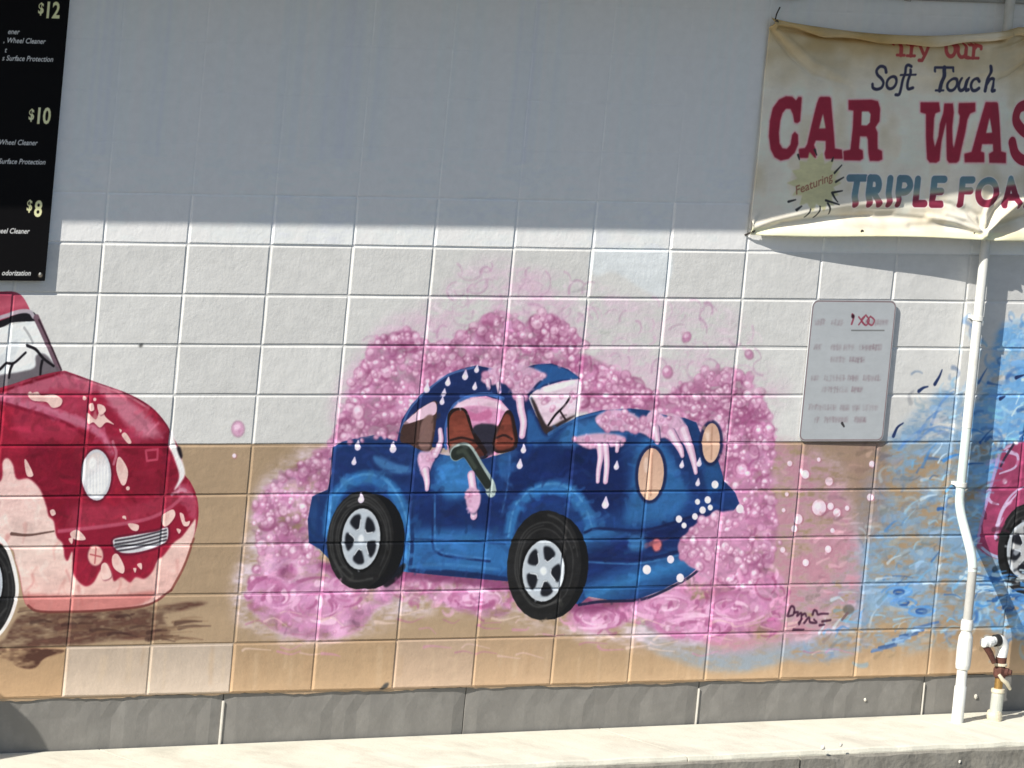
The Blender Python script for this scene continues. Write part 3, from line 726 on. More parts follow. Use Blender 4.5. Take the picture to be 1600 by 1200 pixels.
wheel(1605, 857, 46, 71, 1607, 860, 34, 47, 7, (176, 178, 178), phase=.2, tread=8)
for i in range(40):
    x, y = rs.uniform(1500, 1600), rs.uniform(890, 945)
    mu.stroke([(x, y), (x + 10, y + rs.uniform(-3, 3)), (x + 22, y)], rs.uniform(1, 3.4), [(36, 92, 160), (70, 140, 206), (176, 212, 236), (210, 232, 240)][rs.randint(4)], .8, r1=.6, soft=1.2)
brush([(1300, 700), (1400, 690), (1600, 520), (1760, 520), (1760, 1000), (1330, 1030), (1250, 1010)], 700, 360, (8, 26), (1.4, 4.5), .22, .6, ang=-.35)
brush(VEIL, 900, 365, (6, 18), (1.2, 3.2), .10, .5, clip=1 - np.clip(bc + rc + pc, 0, 1))
for i, (x, y) in enumerate(region(mu, [(1340, 880), (1400, 760), (1480, 640), (1560, 540), (1760, 520), (1760, 960), (1500, 990), (1340, 1000), (1260, 990)], 260, 371)):
    if x > 1505 and pc[min(mu.h - 1, max(0, int(mu.T([(x, y)])[0][1]))), min(mu.w - 1, max(0, int(mu.T([(x, y)])[0][0])))] > .2:
        continue
    c = [(206, 228, 240), (150, 204, 234), (60, 128, 200), (38, 92, 166), (104, 174, 222)][i % 5]
    w_ = rs.uniform(.9, 3.0)
    a_ = -.5 + rs.uniform(-.7, .7); l_ = rs.uniform(5, 16)
    mu.stroke([(x - l_ * math.cos(a_), y - l_ * math.sin(a_)), (x + rs.uniform(-3, 3), y - rs.uniform(0, 5)), (x + l_ * math.cos(a_), y + l_ * math.sin(a_))], w_, c, rs.uniform(.5, .95) * (1 if x > 1470 else .7), r1=.5, soft=1.3)
# painter's mark
for p in ([(1231, 962), (1236, 948), (1241, 950), (1240, 960), (1232, 963)], [(1241, 957), (1247, 957), (1246, 962), (1252, 958), (1252, 968), (1248, 973)], [(1253, 961), (1258, 959), (1260, 963)], [(1270, 960), (1272, 954), (1276, 955), (1278, 960), (1284, 959), (1294, 959)], [(1249, 975), (1253, 967)], [(1257, 973), (1264, 965), (1266, 972), (1276, 973), (1272, 968)], [(1285, 971), (1298, 969)], [(1281, 977), (1288, 976)], [(1240, 984), (1256, 984)]):
    mu.stroke(p, 1.9, (60, 26, 50), .9, r1=1.4, soft=1.2)
mu.ell(1326, 952, 9, 8, (92, 92, 88), .7, 2.5); mu.stroke([(1324, 958), (1316, 968)], 2, (110, 84, 90), .8)
# chips of dark filler in the paint
for x, y, a in ((221, 540, 4), (603, 1070, 5), (600, 1074, 6)):
    mu.ell(x, y, a, a * .6, (74, 74, 72), .9, .8, -.6)

gy = mu.a.mean(-1, keepdims=True)
mu.a[:] = np.clip(gy + (mu.a - gy) * .93, 0, 1)

# ------------------------------------------------------------------ banner shape and print
BX0 = float(plane_pt(np.array([1172.]), np.array([366.]), .02)[0][0])
PIPE_UP, PIPE_LO = 0.052, 0.18
XP = float(plane_pt(np.array([1528.]), np.array([372.]), .10)[0][0])       # where the downpipe pushes the cloth out
ZB = float(plane_pt(np.array([1400.]), np.array([371.]), .07)[1][0])       # bottom hem
ZT = float(plane_pt(np.array([1205.]), np.array([29.]), .03)[1][0]) + .003
BX1 = BX0 + 1.98

def seg_dist(X, Z, pl):
    best = np.full(X.shape, 9.0); along = np.zeros(X.shape)
    n = len(pl) - 1
    for i in range(n):
        a, b = np.array(pl[i]), np.array(pl[i + 1])
        d = b - a
        u = np.clip(((X - a[0]) * d[0] + (Z - a[1]) * d[1]) / (d @ d), 0, 1)
        ds = np.hypot(X - a[0] - u * d[0], Z - a[1] - u * d[1])
        w = ds < best
        best = np.where(w, ds, best); along = np.where(w, (i + u) / n, along)
    return best, along

def fold(pl, w, amp, taper=(1, 1)):
    q = plane_pt(np.array([p[0] for p in pl], float), np.array([p[1] for p in pl], float), .06)
    return ([(x, z) for x, z in zip(*q)], w, amp, taper)

FOLDS = [
    # swags under the top hem
    fold([(1215, 36), (1300, 50), (1400, 57), (1500, 58), (1565, 52)], .015, .052, (.5, 1)),
    fold([(1225, 44), (1300, 58), (1400, 65), (1500, 65), (1560, 60)], .011, -.045, (.5, 1)),
    fold([(1207, 34), (1225, 62), (1245, 90), (1275, 118), (1330, 135)], .010, -.022, (1, .2)),
    fold([(1212, 40), (1245, 70), (1275, 98), (1320, 120)], .016, .020, (1, .2)),
    fold([(1600, 62), (1575, 72), (1545, 76)], .012, -.028, (1, .2)),
    fold([(1660, 70), (1600, 98), (1572, 118), (1548, 126)], .013, -.036, (1, .2)),
    fold([(1660, 58), (1600, 84), (1560, 106), (1480, 118), (1390, 112)], .020, .022, (1, .3)),
    # folds that run up from the bottom left corner and from the pipe
    fold([(1176, 362), (1215, 346), (1265, 331), (1330, 318), (1400, 312)], .020, 0.030, (.5, .5)),
    fold([(1182, 366), (1230, 352), (1300, 342), (1390, 338), (1440, 338)], .020, -0.033, (.5, .4)),
    fold([(1520, 362), (1490, 352), (1450, 350), (1420, 352)], .016, -0.018, (.6, .3)),
    fold([(1528, 362), (1500, 340), (1470, 332)], .012, 0.018, (1, .3)),
    fold([(1528, 362), (1520, 335), (1500, 322)], .010, -0.015, (1, .3)),
    fold([(1528, 364), (1550, 340), (1580, 318), (1620, 300)], .015, 0.033, (1, .4)),
    fold([(1535, 366), (1565, 352), (1600, 342), (1650, 336)], .026, -0.045, (.8, .8)),
    fold([(1524, 360), (1480, 344), (1440, 336), (1400, 334)], .011, .018, (1, .2)),
    fold([(1526, 360), (1505, 332), (1480, 318), (1450, 312)], .011, -.016, (1, .2)),
    fold([(1528, 360), (1530, 330), (1540, 308), (1560, 296)], .010, .016, (1, .2)),
    fold([(1528, 360), (1545, 328), (1566, 308)], .008, -.016, (1, .3)),
    fold([(1230, 352), (1300, 340), (1360, 336)], .012, -.014, (.6, .6)),
    fold([(1176, 360), (1186, 346), (1194, 336)], .008, 0.018, (1, .2)),
]
def banner_d(X, Z, folds=True):
    s = np.clip((X - BX0) / (XP - BX0), 0, None)
    r = np.clip((BX1 - X) / (BX1 - XP), 0, 1)
    f = np.where(X <= XP, np.clip(s, 0, 1) ** .9, r ** .8)
    v = np.clip((Z - ZB) / (ZT - ZB), 0, 1)
    d = .014 + .086 * f
    d = d + .012 * np.sin(X * 7.3 + Z * 3) * f * v * (1 - v) * 2 + .006 * np.sin(X * 17 - Z * 9) * v * (1 - v) * 3
    for pl, w, amp, tp in (FOLDS if folds else []):
        ds, al = seg_dist(X, Z, pl)
        d = d + amp * (tp[0] + (tp[1] - tp[0]) * al) * np.exp(-(ds / w) ** 2)
    d = d + .016 * np.exp(-((Z - ZB) / .028) ** 2)                          # hem kicks outwards
    return np.maximum(d, .006)

def to_banner(px, py):
    d = np.full(np.shape(px), .07)
    v0 = np.asarray(px, float), np.asarray(py, float)
    for _ in range(6):
        out = []
        a, b = (v0[0] - 800.0) / FPX, (v0[1] - 600.0) / FPX
        v = [RIGHT[i] * a + DOWN[i] * b + FWD[i] for i in range(3)]
        t = (-d - CAM[1]) / v[1]
        X, Z = CAM[0] + v[0] * t, CAM[2] + v[2] * t
        d = .5 * d + .5 * banner_d(X, Z, False)
    return X, Z

ba = Canvas(BX0 - .02, BX1 + .02, ZB - .02, ZT + .02, 520, (158, 158, 155), to_banner, 31)
# age stains: brownish at the top, greyer below
hh = np.linspace(0, 1, ba.h)[:, None]
st = np.clip(1 - hh / .34, 0, 1) ** .8 * np.clip(.75 + .45 * vnoise(ba.h, ba.w, 60, 150, 77) + .2 * vnoise(ba.h, ba.w, 18, 50, 78), 0, 1)
ba.a += (np.array((130, 114, 80)) / 255.0 - ba.a) * st[..., None]
ba.a *= (1 + .03 * vnoise(ba.h, ba.w, 50, 50, 79) + .02 * ba.tex)[..., None]
blot = np.clip(.2 + vnoise(ba.h, ba.w, 90, 70, 81) + .4 * vnoise(ba.h, ba.w, 25, 20, 82), 0, 1)[..., None]
ba.a *= (1 - blot * np.array((.07, .09, .14))).astype(np.float32)
hem = np.clip((hh - .945) / .01, 0, 1)
ba.a += (np.array((168, 160, 138)) / 255.0 - ba.a) * (hem * .7)[..., None]
def zz(ox, oy, s, pts):
    return [(ox + x / s, oy + y / s) for x, y in pts]
RED, PKR = (106, 27, 46), (166, 142, 146)
k7 = 7.273
GL = []
GL.append((zz(1180, 130, k7, [(520, 155), (530, 165), (512, 430), (480, 455), (445, 445), (428, 350), (400, 292), (350, 290), (310, 340), (285, 430), (270, 560), (277, 680), (310, 738), (360, 745), (400, 700), (420, 585), (450, 550), (488, 585), (490, 690), (450, 790), (380, 860), (290, 880), (220, 840), (175, 750), (155, 600), (165, 430), (200, 280), (270, 185), (350, 147), (420, 152), (465, 195), (490, 155)]), []))
GL.append((zz(1180, 130, k7, [(725, 165), (745, 153), (840, 153), (860, 170), (905, 740), (985, 755), (995, 860), (800, 860), (785, 800), (800, 745), (800, 655), (690, 650), (668, 700), (690, 760), (690, 850), (500, 850), (495, 745), (565, 735), (590, 690), (640, 470), (700, 230)]), [zz(1180, 130, k7, [(770, 345), (800, 512), (725, 515)])]))
GL.append((zz(1180, 130, k7, [(1058, 190), (1320, 185), (1395, 205), (1420, 290), (1412, 430), (1365, 502), (1390, 560), (1390, 745), (1440, 770), (1445, 865), (1400, 885), (1300, 882), (1285, 800), (1280, 640), (1265, 605), (1190, 602), (1178, 742), (1222, 765), (1228, 855), (1190, 880), (1005, 875), (1000, 770), (1080, 755), (1108, 500), (1115, 312), (1058, 302)]), [zz(1180, 130, k7, [(1210, 320), (1288, 320), (1310, 350), (1302, 445), (1268, 480), (1205, 477)])]))
GL.append((zz(1380, 130, k7, [(420, 215), (632, 215), (645, 320), (590, 342), (575, 400), (565, 620), (585, 722), (625, 600), (640, 460), (678, 340), (690, 228), (790, 228), (800, 330), (783, 500), (788, 690), (800, 735), (830, 600), (860, 450), (868, 372), (850, 332), (855, 225), (1045, 220), (1045, 320), (985, 345), (955, 410), (930, 560), (890, 730), (860, 880), (830, 905), (745, 905), (720, 870), (715, 600), (712, 440), (662, 650), (638, 880), (600, 905), (525, 900), (495, 860), (482, 600), (482, 350), (420, 330)]), []))
A2 = [(1160, 213), (1285, 213), (1300, 230), (1335, 772), (1392, 790), (1392, 908), (1200, 903), (1195, 800), (1245, 772), (1240, 690), (1120, 690), (1105, 772), (1145, 790), (1145, 898), (922, 898), (918, 800), (1000, 780), (1060, 560), (1120, 350)]
GL.append((zz(1380, 130, k7, A2), [zz(1380, 130, k7, [(1205, 390), (1232, 560), (1165, 565)])]))
for g, hs in GL:
    ba.stroke(g, 2.6, PKR, .9, sm=False, closed=True, soft=1.2)
SS_ = [(1622, 186), (1618, 168), (1604, 164), (1591, 170), (1587, 188), (1598, 204), (1614, 214), (1622, 230), (1614, 248), (1598, 250), (1586, 240), (1581, 222)]
ba.stroke(SS_, 9.4, PKR, .9, soft=1.2)
for g, hs in GL:
    ba.poly(g, RED, 1, .5, sm=False, holes=hs, tex=.04)
ba.stroke(SS_, 7.4, RED, 1)
for a_, b_ in (((1652, 172), (1682, 172)), ((1650, 250), (1680, 250)), ((1700, 172), (1730, 172)), ((1698, 250), (1728, 250)), ((1667, 172), (1665, 250)), ((1715, 172), (1713, 250)), ((1666, 210), (1714, 210))):
    ba.stroke([a_, b_], 8, RED, 1, sm=False)
# two upper lines
def q5(pts):
    return [(1150 + x / 3.529, 0 + y / 3.529) for x, y in pts]
NV = (36, 38, 58)
for p, w in (([(826, 398), (820, 372), (795, 366), (775, 388), (780, 412), (800, 432), (812, 455), (802, 482), (776, 492), (755, 484), (752, 464)], 1.7),
             ([(965, 366), (948, 358), (934, 372), (922, 420), (908, 490), (898, 520), (880, 522)], 1.7), ([(902, 412), (955, 410)], 1.1),
             ([(958, 385), (950, 430), (944, 470), (950, 490), (974, 484)], 1.7), ([(935, 412), (984, 410)], 1.1),
             ([(1092, 392), (1096, 372), (1196, 372), (1194, 392)], 1.4), ([(1148, 372), (1122, 498)], 2.4), ([(1100, 498), (1142, 498)], 1.2),
             ([(1236, 432), (1226, 475), (1236, 498), (1258, 486), (1270, 440)], 1.9), ([(1276, 430), (1264, 480), (1268, 498), (1280, 494)], 1.9),
             ([(1340, 448), (1326, 432), (1306, 440), (1294, 470), (1302, 496), (1320, 498), (1338, 486)], 1.8),
             ([(1400, 366), (1384, 440), (1372, 500)], 2.0), ([(1382, 462), (1402, 434), (1420, 438), (1418, 464), (1410, 500), (1424, 498)], 1.8)):
    ba.stroke(q5(p), w * 1.25, NV, 1, sm=len(p) > 4)
for ox, oy in ((857, 455), (1190, 465)):
    t = np.linspace(0, 2 * math.pi, 14, endpoint=False)
    ba.stroke(q5(np.c_[ox + 26 * np.cos(t) - 7 * np.sin(t), oy + 34 * np.sin(t)]), 2.1, NV, 1, closed=True)
def q7(pts):
    return [(1380 + x / k7, y / k7) for x, y in pts]
TR = (122, 52, 54)
for p, w in (([(128, 500), (132, 468), (285, 468), (290, 500)], 2.4), ([(208, 470), (200, 622)], 3.2), ([(155, 624), (240, 628)], 2.0),
             ([(325, 500), (312, 632)], 2.8), ([(268, 632), (356, 634)], 2.0), ([(322, 540), (350, 506), (385, 512)], 2.2), ([(280, 505), (330, 503)], 1.8),
             ([(415, 512), (455, 610)], 2.4), ([(520, 512), (480, 610), (440, 685), (405, 684)], 2.4), ([(390, 510), (440, 510)], 1.6), ([(495, 510), (548, 510)], 1.6),
             ([(855, 520), (850, 600), (880, 648), (925, 630), (938, 560)], 2.6), ([(945, 515), (935, 650), (965, 655)], 2.6), ([(835, 518), (865, 518)], 1.6),
             ([(1030, 518), (1018, 655)], 2.8), ([(975, 658), (1078, 660)], 2.0), ([(1028, 560), (1068, 516), (1112, 530), (1110, 552)], 2.4), ([(985, 516), (1035, 516)], 1.6)):
    ba.stroke(q7(p), w, TR, 1, sm=len(p) > 4)
t = np.linspace(0, 2 * math.pi, 14, endpoint=False)
ba.stroke(q7(np.c_[765 + 52 * np.cos(t), 556 + 84 * np.sin(t)]), 2.8, TR, 1, closed=True)
# third line, blue running into dark red
GR = {'p0': (1460, 272), 'p1': (1460, 322), 'c': [(64, 88, 104), (72, 98, 112), (114, 118, 110), (90, 38, 54), (80, 24, 42)], 'u': [0, .36, .56, .66, 1]}
def big(ls):
    for pass_ in (0, 1):
        for l in ls:
            ba.stroke(l, 6.2 if pass_ == 0 else 5.0, (176, 160, 168) if pass_ == 0 else GR, .75 if pass_ == 0 else 1, sm=len(l) > 4, soft=.8)
big([[(1327, 278), (1352, 278)], [(1340, 278), (1333, 318)]])
big([[(1360, 278), (1355, 318)], [(1360, 278), (1370, 279), (1373, 288), (1370, 297), (1360, 298)], [(1364, 298), (1371, 318)]])
big([[(1391, 279), (1386, 318)]])
big([[(1406, 279), (1401, 318)], [(1406, 279), (1418, 280), (1422, 290), (1416, 299), (1405, 300)]])
big([[(1434, 280), (1430, 318), (1444, 318)]])
big([[(1475, 280), (1460, 280), (1456, 319), (1470, 319)], [(1458, 299), (1470, 299)]])
big([[(1519, 281), (1504, 281), (1500, 319)], [(1502, 298), (1516, 298)]])
t = np.linspace(0, 2 * math.pi, 16, endpoint=False)
ot = [(1542 + 14 * math.cos(a) - 2 * math.sin(a), 300 + 18 * math.sin(a)) for a in t]
ba.stroke(ot, 6.2, (176, 160, 168), .7, closed=True); ba.stroke(ot, 5.0, GR, 1, closed=True)
big([[(1569, 320), (1579, 280), (1590, 320)], [(1573, 308), (1588, 308)]])
big([[(1602, 320), (1607, 281), (1617, 310), (1629, 281), (1633, 320)]])
# starburst
sb = []
for i in range(28):
    a = i * math.pi / 14
    r = (33 if i % 2 else 47) + rs.uniform(-4, 4)
    sb.append((1275 + r * .92 * math.cos(a), 286 + r * math.sin(a)))
ba.poly(sb, (140, 141, 116), 1, .6, sm=False)
for a_, b_ in (((1247, 242), (1249, 249)), ((1273, 234), (1276, 242)), ((1300, 251), (1302, 246)), ((1304, 270), (1315, 258)), ((1306, 284), (1318, 277)), ((1300, 301), (1316, 298)), ((1232, 315), (1243, 312)), ((1243, 328), (1252, 322)), ((1258, 338), (1264, 326)), ((1275, 339), (1279, 322)), ((1292, 318), (1296, 334)), ((1290, 313), (1308, 319)), ((1301, 303), (1307, 315))):
    ba.stroke([a_, b_], 1.7, (34, 36, 38), 1, r1=.9, sm=False)
ba.text('Featuring', (1244, 304), .036, (106, 76, 64), align='L', bold=.012, shear=.2, angle=.36)

# ------------------------------------------------------------------ print of the menu board and of the notice
D_BOARD, D_SIGN = 0.03, 0.009
def to_board(px, py):
    return plane_pt(px, py, D_BOARD)
bxr = float(to_board(np.array([92.]), np.array([200.]))[0][0])
bzb = float(to_board(np.array([60.]), np.array([439.]))[1][0])
bo = Canvas(bxr - 1.3, bxr, bzb, bzb + 1.5, 560, (6, 6, 8), to_board, 51)
GD, WT = (176, 168, 132), (158, 164, 170)
for (xd, yd, num, xe, ye) in ((68, 21, '12', 93, 28), (53, 187, '10', 78.5, 193), (50, 329, '8', 65, 338)):
    bo.text('$', (xd, yd), .042, GD, bold=.03, squeeze=.85)
    bo.text(num, (xe, ye), .062, GD, bold=.03, squeeze=.85)
for s_, x, y in (('ener', 31, 53.5), (', Wheel Cleaner', 71.5, 68.5), ('t', 11, 82), ('s Surface Protection', 83, 96.5), ('Wheel Cleaner', 59, 227), ('Surface Protection', 71, 257), ('Wheel Cleaner', 46.5, 365), ('odorization', 48, 430.5)):
    bo.text(s_, (x, y), .0205, WT, shear=.22, bold=.022)
bo.ell(63, 430, 3.4, 3.4, (88, 84, 78), 1, .8)

def to_sign(px, py):
    return plane_pt(px, py, D_SIGN)
SX0 = float(to_sign(np.array([1259.]), np.array([580.]))[0][0]); SX1 = float(to_sign(np.array([1389.]), np.array([580.]))[0][0])
SZ0 = float(to_sign(np.array([1316.]), np.array([689.]))[1][0]); SZ1 = float(to_sign(np.array([1330.]), np.array([469.]))[1][0])
sg = Canvas(SX0, SX1, SZ0, SZ1, 640, (180, 185, 188), to_sign, 61)
sg.a *= (1 + .02 * sg.tex[..., None])
rb = []
for cx_, cz_, a0 in ((sg.w - 20, 20, -90), (sg.w - 20, sg.h - 20, 0), (20, sg.h - 20, 90), (20, 20, 180)):
    for k in range(6):
        a_ = math.radians(a0 + 18 * k)
        rb.append((cx_ + 17 * math.cos(a_), cz_ + 17 * math.sin(a_)))
sg.stroke(rb, 1.6, (126, 104, 106), .9, sm=False, closed=True, raw=True)
def faded(words, y, c_, a):
    """Sun-bleached lettering: rows of short worn strokes, word by word."""
    for x0, x1, k in words:
        sg.poly([(x0, y), (x1, y), (x1 + 1, y - 9), (x0 + 1, y - 9)], c_, a * k * .45, 2.0, sm=False, rough=.9)
        x = x0
        while x < x1:
            w = rs.uniform(2.2, 4.4)
            f = a * k * rs.uniform(.2, 1.0)
            sg.stroke([(x, y - rs.uniform(0, 3)), (x + rs.uniform(-.5, 2), y - rs.uniform(6, 9))], 1.2, c_, min(1, f), sm=False, soft=1.8)
            yy = y - rs.uniform(0, 9)
            sg.stroke([(x, yy), (x + w, yy + rs.uniform(-2, 2))], 1.1, c_, min(1, f * .7), sm=False, soft=1.8)
            x += w + 1.2
FC = (142, 128, 134)
faded([(1274, 1288, .8), (1299, 1316, .6), (1352, 1386, .8)], 508, FC, .62)
for p, w in (([(1331, 491), (1333, 496), (1330, 506)], 1.6), ([(1341, 495), (1350, 507)], 1.2), ([(1350, 495), (1341, 507)], 1.2), ([(1352, 492), (1345, 500), (1352, 508), (1357, 500), (1352, 492)], 1.2), ([(1359, 494), (1354, 502), (1361, 508), (1365, 500), (1359, 494)], 1.2)):
    sg.stroke(p, w, (146, 66, 84), .85)
sg.ell(1332, 494, 2.6, 3.4, (62, 26, 38), 1, .8)
sg.stroke([(1330, 516), (1380, 516)], 1.0, (118, 120, 120), .9, sm=False)
faded([(1272, 1282, .7), (1298, 1314, .6), (1318, 1334, .6), (1342, 1376, 1.1)], 547, FC, .6)
faded([(1298, 1320, .6), (1327, 1350, 1.1)], 566, FC, .6)
faded([(1268, 1278, .7), (1288, 1318, .7), (1324, 1340, 1.1), (1348, 1374, .8)], 595, FC, .6)
faded([(1284, 1324, .8), (1330, 1346, 1.1)], 613, FC, .6)
faded([(1264, 1306, .7), (1312, 1326, 1.1), (1332, 1342, .9), (1348, 1370, .5)], 641, FC, .6)
faded([(1273, 1280, .8), (1288, 1324, .7), (1334, 1352, 1.1)], 660, FC, .6)
sg.stroke([(1315, 661), (1318, 666)], 2.0, (60, 58, 60), 1, r1=1.4, sm=False)


# ------------------------------------------------------------------ materials
def new_mat(name):
    mt = bpy.data.materials.new(name)
    mt.use_nodes = True
    n = mt.node_tree.nodes
    return mt, mt.node_tree, n['Principled BSDF']

def mat(name, c, rough=0.7, var=0.12, scale=8.0, bump=0.0, bscale=120.0, metal=0.0, stain=None, stain_scale=3.0, stain_amt=0.35, spec=0.4):
    mt, nt, p = new_mat(name)
    N, L = nt.nodes, nt.links
    geo = N.new('ShaderNodeNewGeometry')
    nz = N.new('ShaderNodeTexNoise')
    nz.inputs['Scale'].default_value = scale
    nz.inputs['Detail'].default_value = 6
    nz.inputs['Roughness'].default_value = 0.65
    L.new(geo.outputs['Position'], nz.inputs['Vector'])
    rp = N.new('ShaderNodeValToRGB')
    rp.color_ramp.elements[0].position = 0.25
    rp.color_ramp.elements[1].position = 0.75
    rp.color_ramp.elements[0].color = tuple(v * (1 - var) for v in c[:3]) + (1,)
    rp.color_ramp.elements[1].color = tuple(min(1, v * (1 + var)) for v in c[:3]) + (1,)
    L.new(nz.outputs['Fac'], rp.inputs['Fac'])
    out = rp.outputs['Color']
    if stain:
        n2 = N.new('ShaderNodeTexNoise')
        n2.inputs['Scale'].default_value = stain_scale
        n2.inputs['Detail'].default_value = 8
        n2.inputs['Roughness'].default_value = 0.7
        L.new(geo.outputs['Position'], n2.inputs['Vector'])
        r2 = N.new('ShaderNodeValToRGB')
        r2.color_ramp.elements[0].position = 0.48
        r2.color_ramp.elements[1].position = 0.68
        r2.color_ramp.elements[0].color = (0, 0, 0, 1)
        r2.color_ramp.elements[1].color = (stain_amt,) * 3 + (1,)
        L.new(n2.outputs['Fac'], r2.inputs['Fac'])
        mx = N.new('ShaderNodeMix'); mx.data_type = 'RGBA'
        L.new(r2.outputs['Color'], mx.inputs['Factor'])
        L.new(out, mx.inputs['A'])
        mx.inputs['B'].default_value = stain
        out = mx.outputs['Result']
    L.new(out, p.inputs['Base Color'])
    p.inputs['Roughness'].default_value = rough
    p.inputs['Metallic'].default_value = metal
    p.inputs['Specular IOR Level'].default_value = spec
    if bump:
        n3 = N.new('ShaderNodeTexNoise')
        n3.inputs['Scale'].default_value = bscale
        n3.inputs['Detail'].default_value = 5
        L.new(geo.outputs['Position'], n3.inputs['Vector'])
        bp = N.new('ShaderNodeBump')
        bp.inputs['Strength'].default_value = 1.0
        bp.inputs['Distance'].default_value = bump
        L.new(n3.outputs['Fac'], bp.inputs['Height'])
        L.new(bp.outputs['Normal'], p.inputs['Normal'])
    return mt

def print_mat(name, cv, E, rough=0.6, bump=0.0, bscale=60.0, bump2=0.0, bscale2=16.0, uv=False, spec=0.3, var=0.0):
    """Paint / print laid over a surface by its own metres (X, Z)."""
    mt, nt, p = new_mat(name)
    N, L = nt.nodes, nt.links
    geo = N.new('ShaderNodeNewGeometry')
    im = N.new('ShaderNodeTexImage')
    im.image = cv.image(name, E)
    im.interpolation = 'Cubic'
    im.extension = 'EXTEND'
    if uv:
        tc = N.new('ShaderNodeTexCoord')
        L.new(tc.outputs['UV'], im.inputs['Vector'])
    else:
        sx = N.new('ShaderNodeSeparateXYZ'); cx = N.new('ShaderNodeCombineXYZ')
        L.new(geo.outputs['Position'], sx.inputs[0])
        for ax, o, k, dst in (('X', cv.x0, cv.x1 - cv.x0, 'X'), ('Z', cv.z0, cv.z1 - cv.z0, 'Y')):
            mr = N.new('ShaderNodeMapRange'); mr.clamp = False
            mr.inputs['From Min'].default_value = o
            mr.inputs['From Max'].default_value = o + k
            L.new(sx.outputs[ax], mr.inputs['Value'])
            L.new(mr.outputs['Result'], cx.inputs[dst])
        L.new(cx.outputs[0], im.inputs['Vector'])
    out = im.outputs['Color']
    if var:
        n2 = N.new('ShaderNodeTexNoise')
        n2.inputs['Scale'].default_value = 22.0
        n2.inputs['Detail'].default_value = 8
        n2.inputs['Roughness'].default_value = 0.7
        L.new(geo.outputs['Position'], n2.inputs['Vector'])
        mr = N.new('ShaderNodeMapRange')
        mr.inputs['From Min'].default_value = 0.3; mr.inputs['From Max'].default_value = 0.7
        mr.inputs['To Min'].default_value = 1 - var; mr.inputs['To Max'].default_value = 1 + var
        L.new(n2.outputs['Fac'], mr.inputs['Value'])
        mx = N.new('ShaderNodeVectorMath'); mx.operation = 'SCALE'
        L.new(out, mx.inputs[0]); L.new(mr.outputs['Result'], mx.inputs['Scale'])
        out = mx.outputs[0]
    L.new(out, p.inputs['Base Color'])
    p.inputs['Roughness'].default_value = rough
    p.inputs['Specular IOR Level'].default_value = spec
    last = None
    for dist, sc in ((bump, bscale), (bump2, bscale2)):
        if not dist:
            continue
        n3 = N.new('ShaderNodeTexNoise')
        n3.inputs['Scale'].default_value = sc
        n3.inputs['Detail'].default_value = 4
        L.new(geo.outputs['Position'], n3.inputs['Vector'])
        bp = N.new('ShaderNodeBump')
        bp.inputs['Strength'].default_value = 1.0
        bp.inputs['Distance'].default_value = dist
        L.new(n3.outputs['Fac'], bp.inputs['Height'])
        if last:
            L.new(last, bp.inputs['Normal'])
        last = bp.outputs['Normal']
    if last:
        L.new(last, p.inputs['Normal'])
    return mt

# ------------------------------------------------------------------ mesh helpers
def obj(name, me, mt=None, parent=None, loc=(0, 0, 0)):
    o = bpy.data.objects.new(name, me)
    COL.objects.link(o)
    o.location = loc
    if mt is not None and len(me.materials) == 0:
        me.materials.append(mt)
    if parent is not None:
        o.parent = parent
    return o

def bm_mesh(bm, name, smooth_shade=False):
    me = bpy.data.meshes.new(name)
    bmesh.ops.recalc_face_normals(bm, faces=bm.faces)
    bm.to_mesh(me); bm.free()
    if smooth_shade:
        me.polygons.foreach_set('use_smooth', [True] * len(me.polygons))
    return me

def box_mesh(name, x0, x1, y0, y1, z0, z1, bev=0.0, seg=2, jitter=0.0):
    bm = bmesh.new()
    bmesh.ops.create_cube(bm, size=1.0)
    for v in bm.verts:
        v.co = Vector((x0 + (v.co.x + .5) * (x1 - x0), y0 + (v.co.y + .5) * (y1 - y0), z0 + (v.co.z + .5) * (z1 - z0)))
    if bev:
        bmesh.ops.bevel(bm, geom=bm.edges[:], offset=bev, segments=seg, affect='EDGES', profile=0.5)
    return bm_mesh(bm, name)

def tube_mesh(name, pts, radii, seg=20, caps=True):
    """Round tube swept along pts with a radius at each point."""
    pts = [Vector(p) for p in pts]
    bm = bmesh.new()
    rings = []
    up = None
    for i, p in enumerate(pts):
        t = (pts[min(i + 1, len(pts) - 1)] - pts[max(i - 1, 0)])
        t = t.normalized() if t.length > 1e-9 else Vector((0, 0, 1))
        if up is None:
            up = Vector((0, 1, 0)) if abs(t.y) < 0.9 else Vector((1, 0, 0))
        a = t.cross(up).normalized(); up = a.cross(t).normalized()
        rings.append([bm.verts.new(p + (a * math.cos(k * 2 * math.pi / seg) + up * math.sin(k * 2 * math.pi / seg)) * radii[i]) for k in range(seg)])
    for A, B in zip(rings, rings[1:]):
        for k in range(seg):
            bm.faces.new((A[k], A[(k + 1) % seg], B[(k + 1) % seg], B[k]))
    if caps:                                   # caps on their own vertices so that the sides shade as a clean tube
        bm.faces.new([bm.verts.new(v.co) for v in rings[0][::-1]]); bm.faces.new([bm.verts.new(v.co) for v in rings[-1]])
    me = bm_mesh(bm, name)
    me.polygons.foreach_set('use_smooth', [len(p.vertices) == 4 for p in me.polygons])
    return me

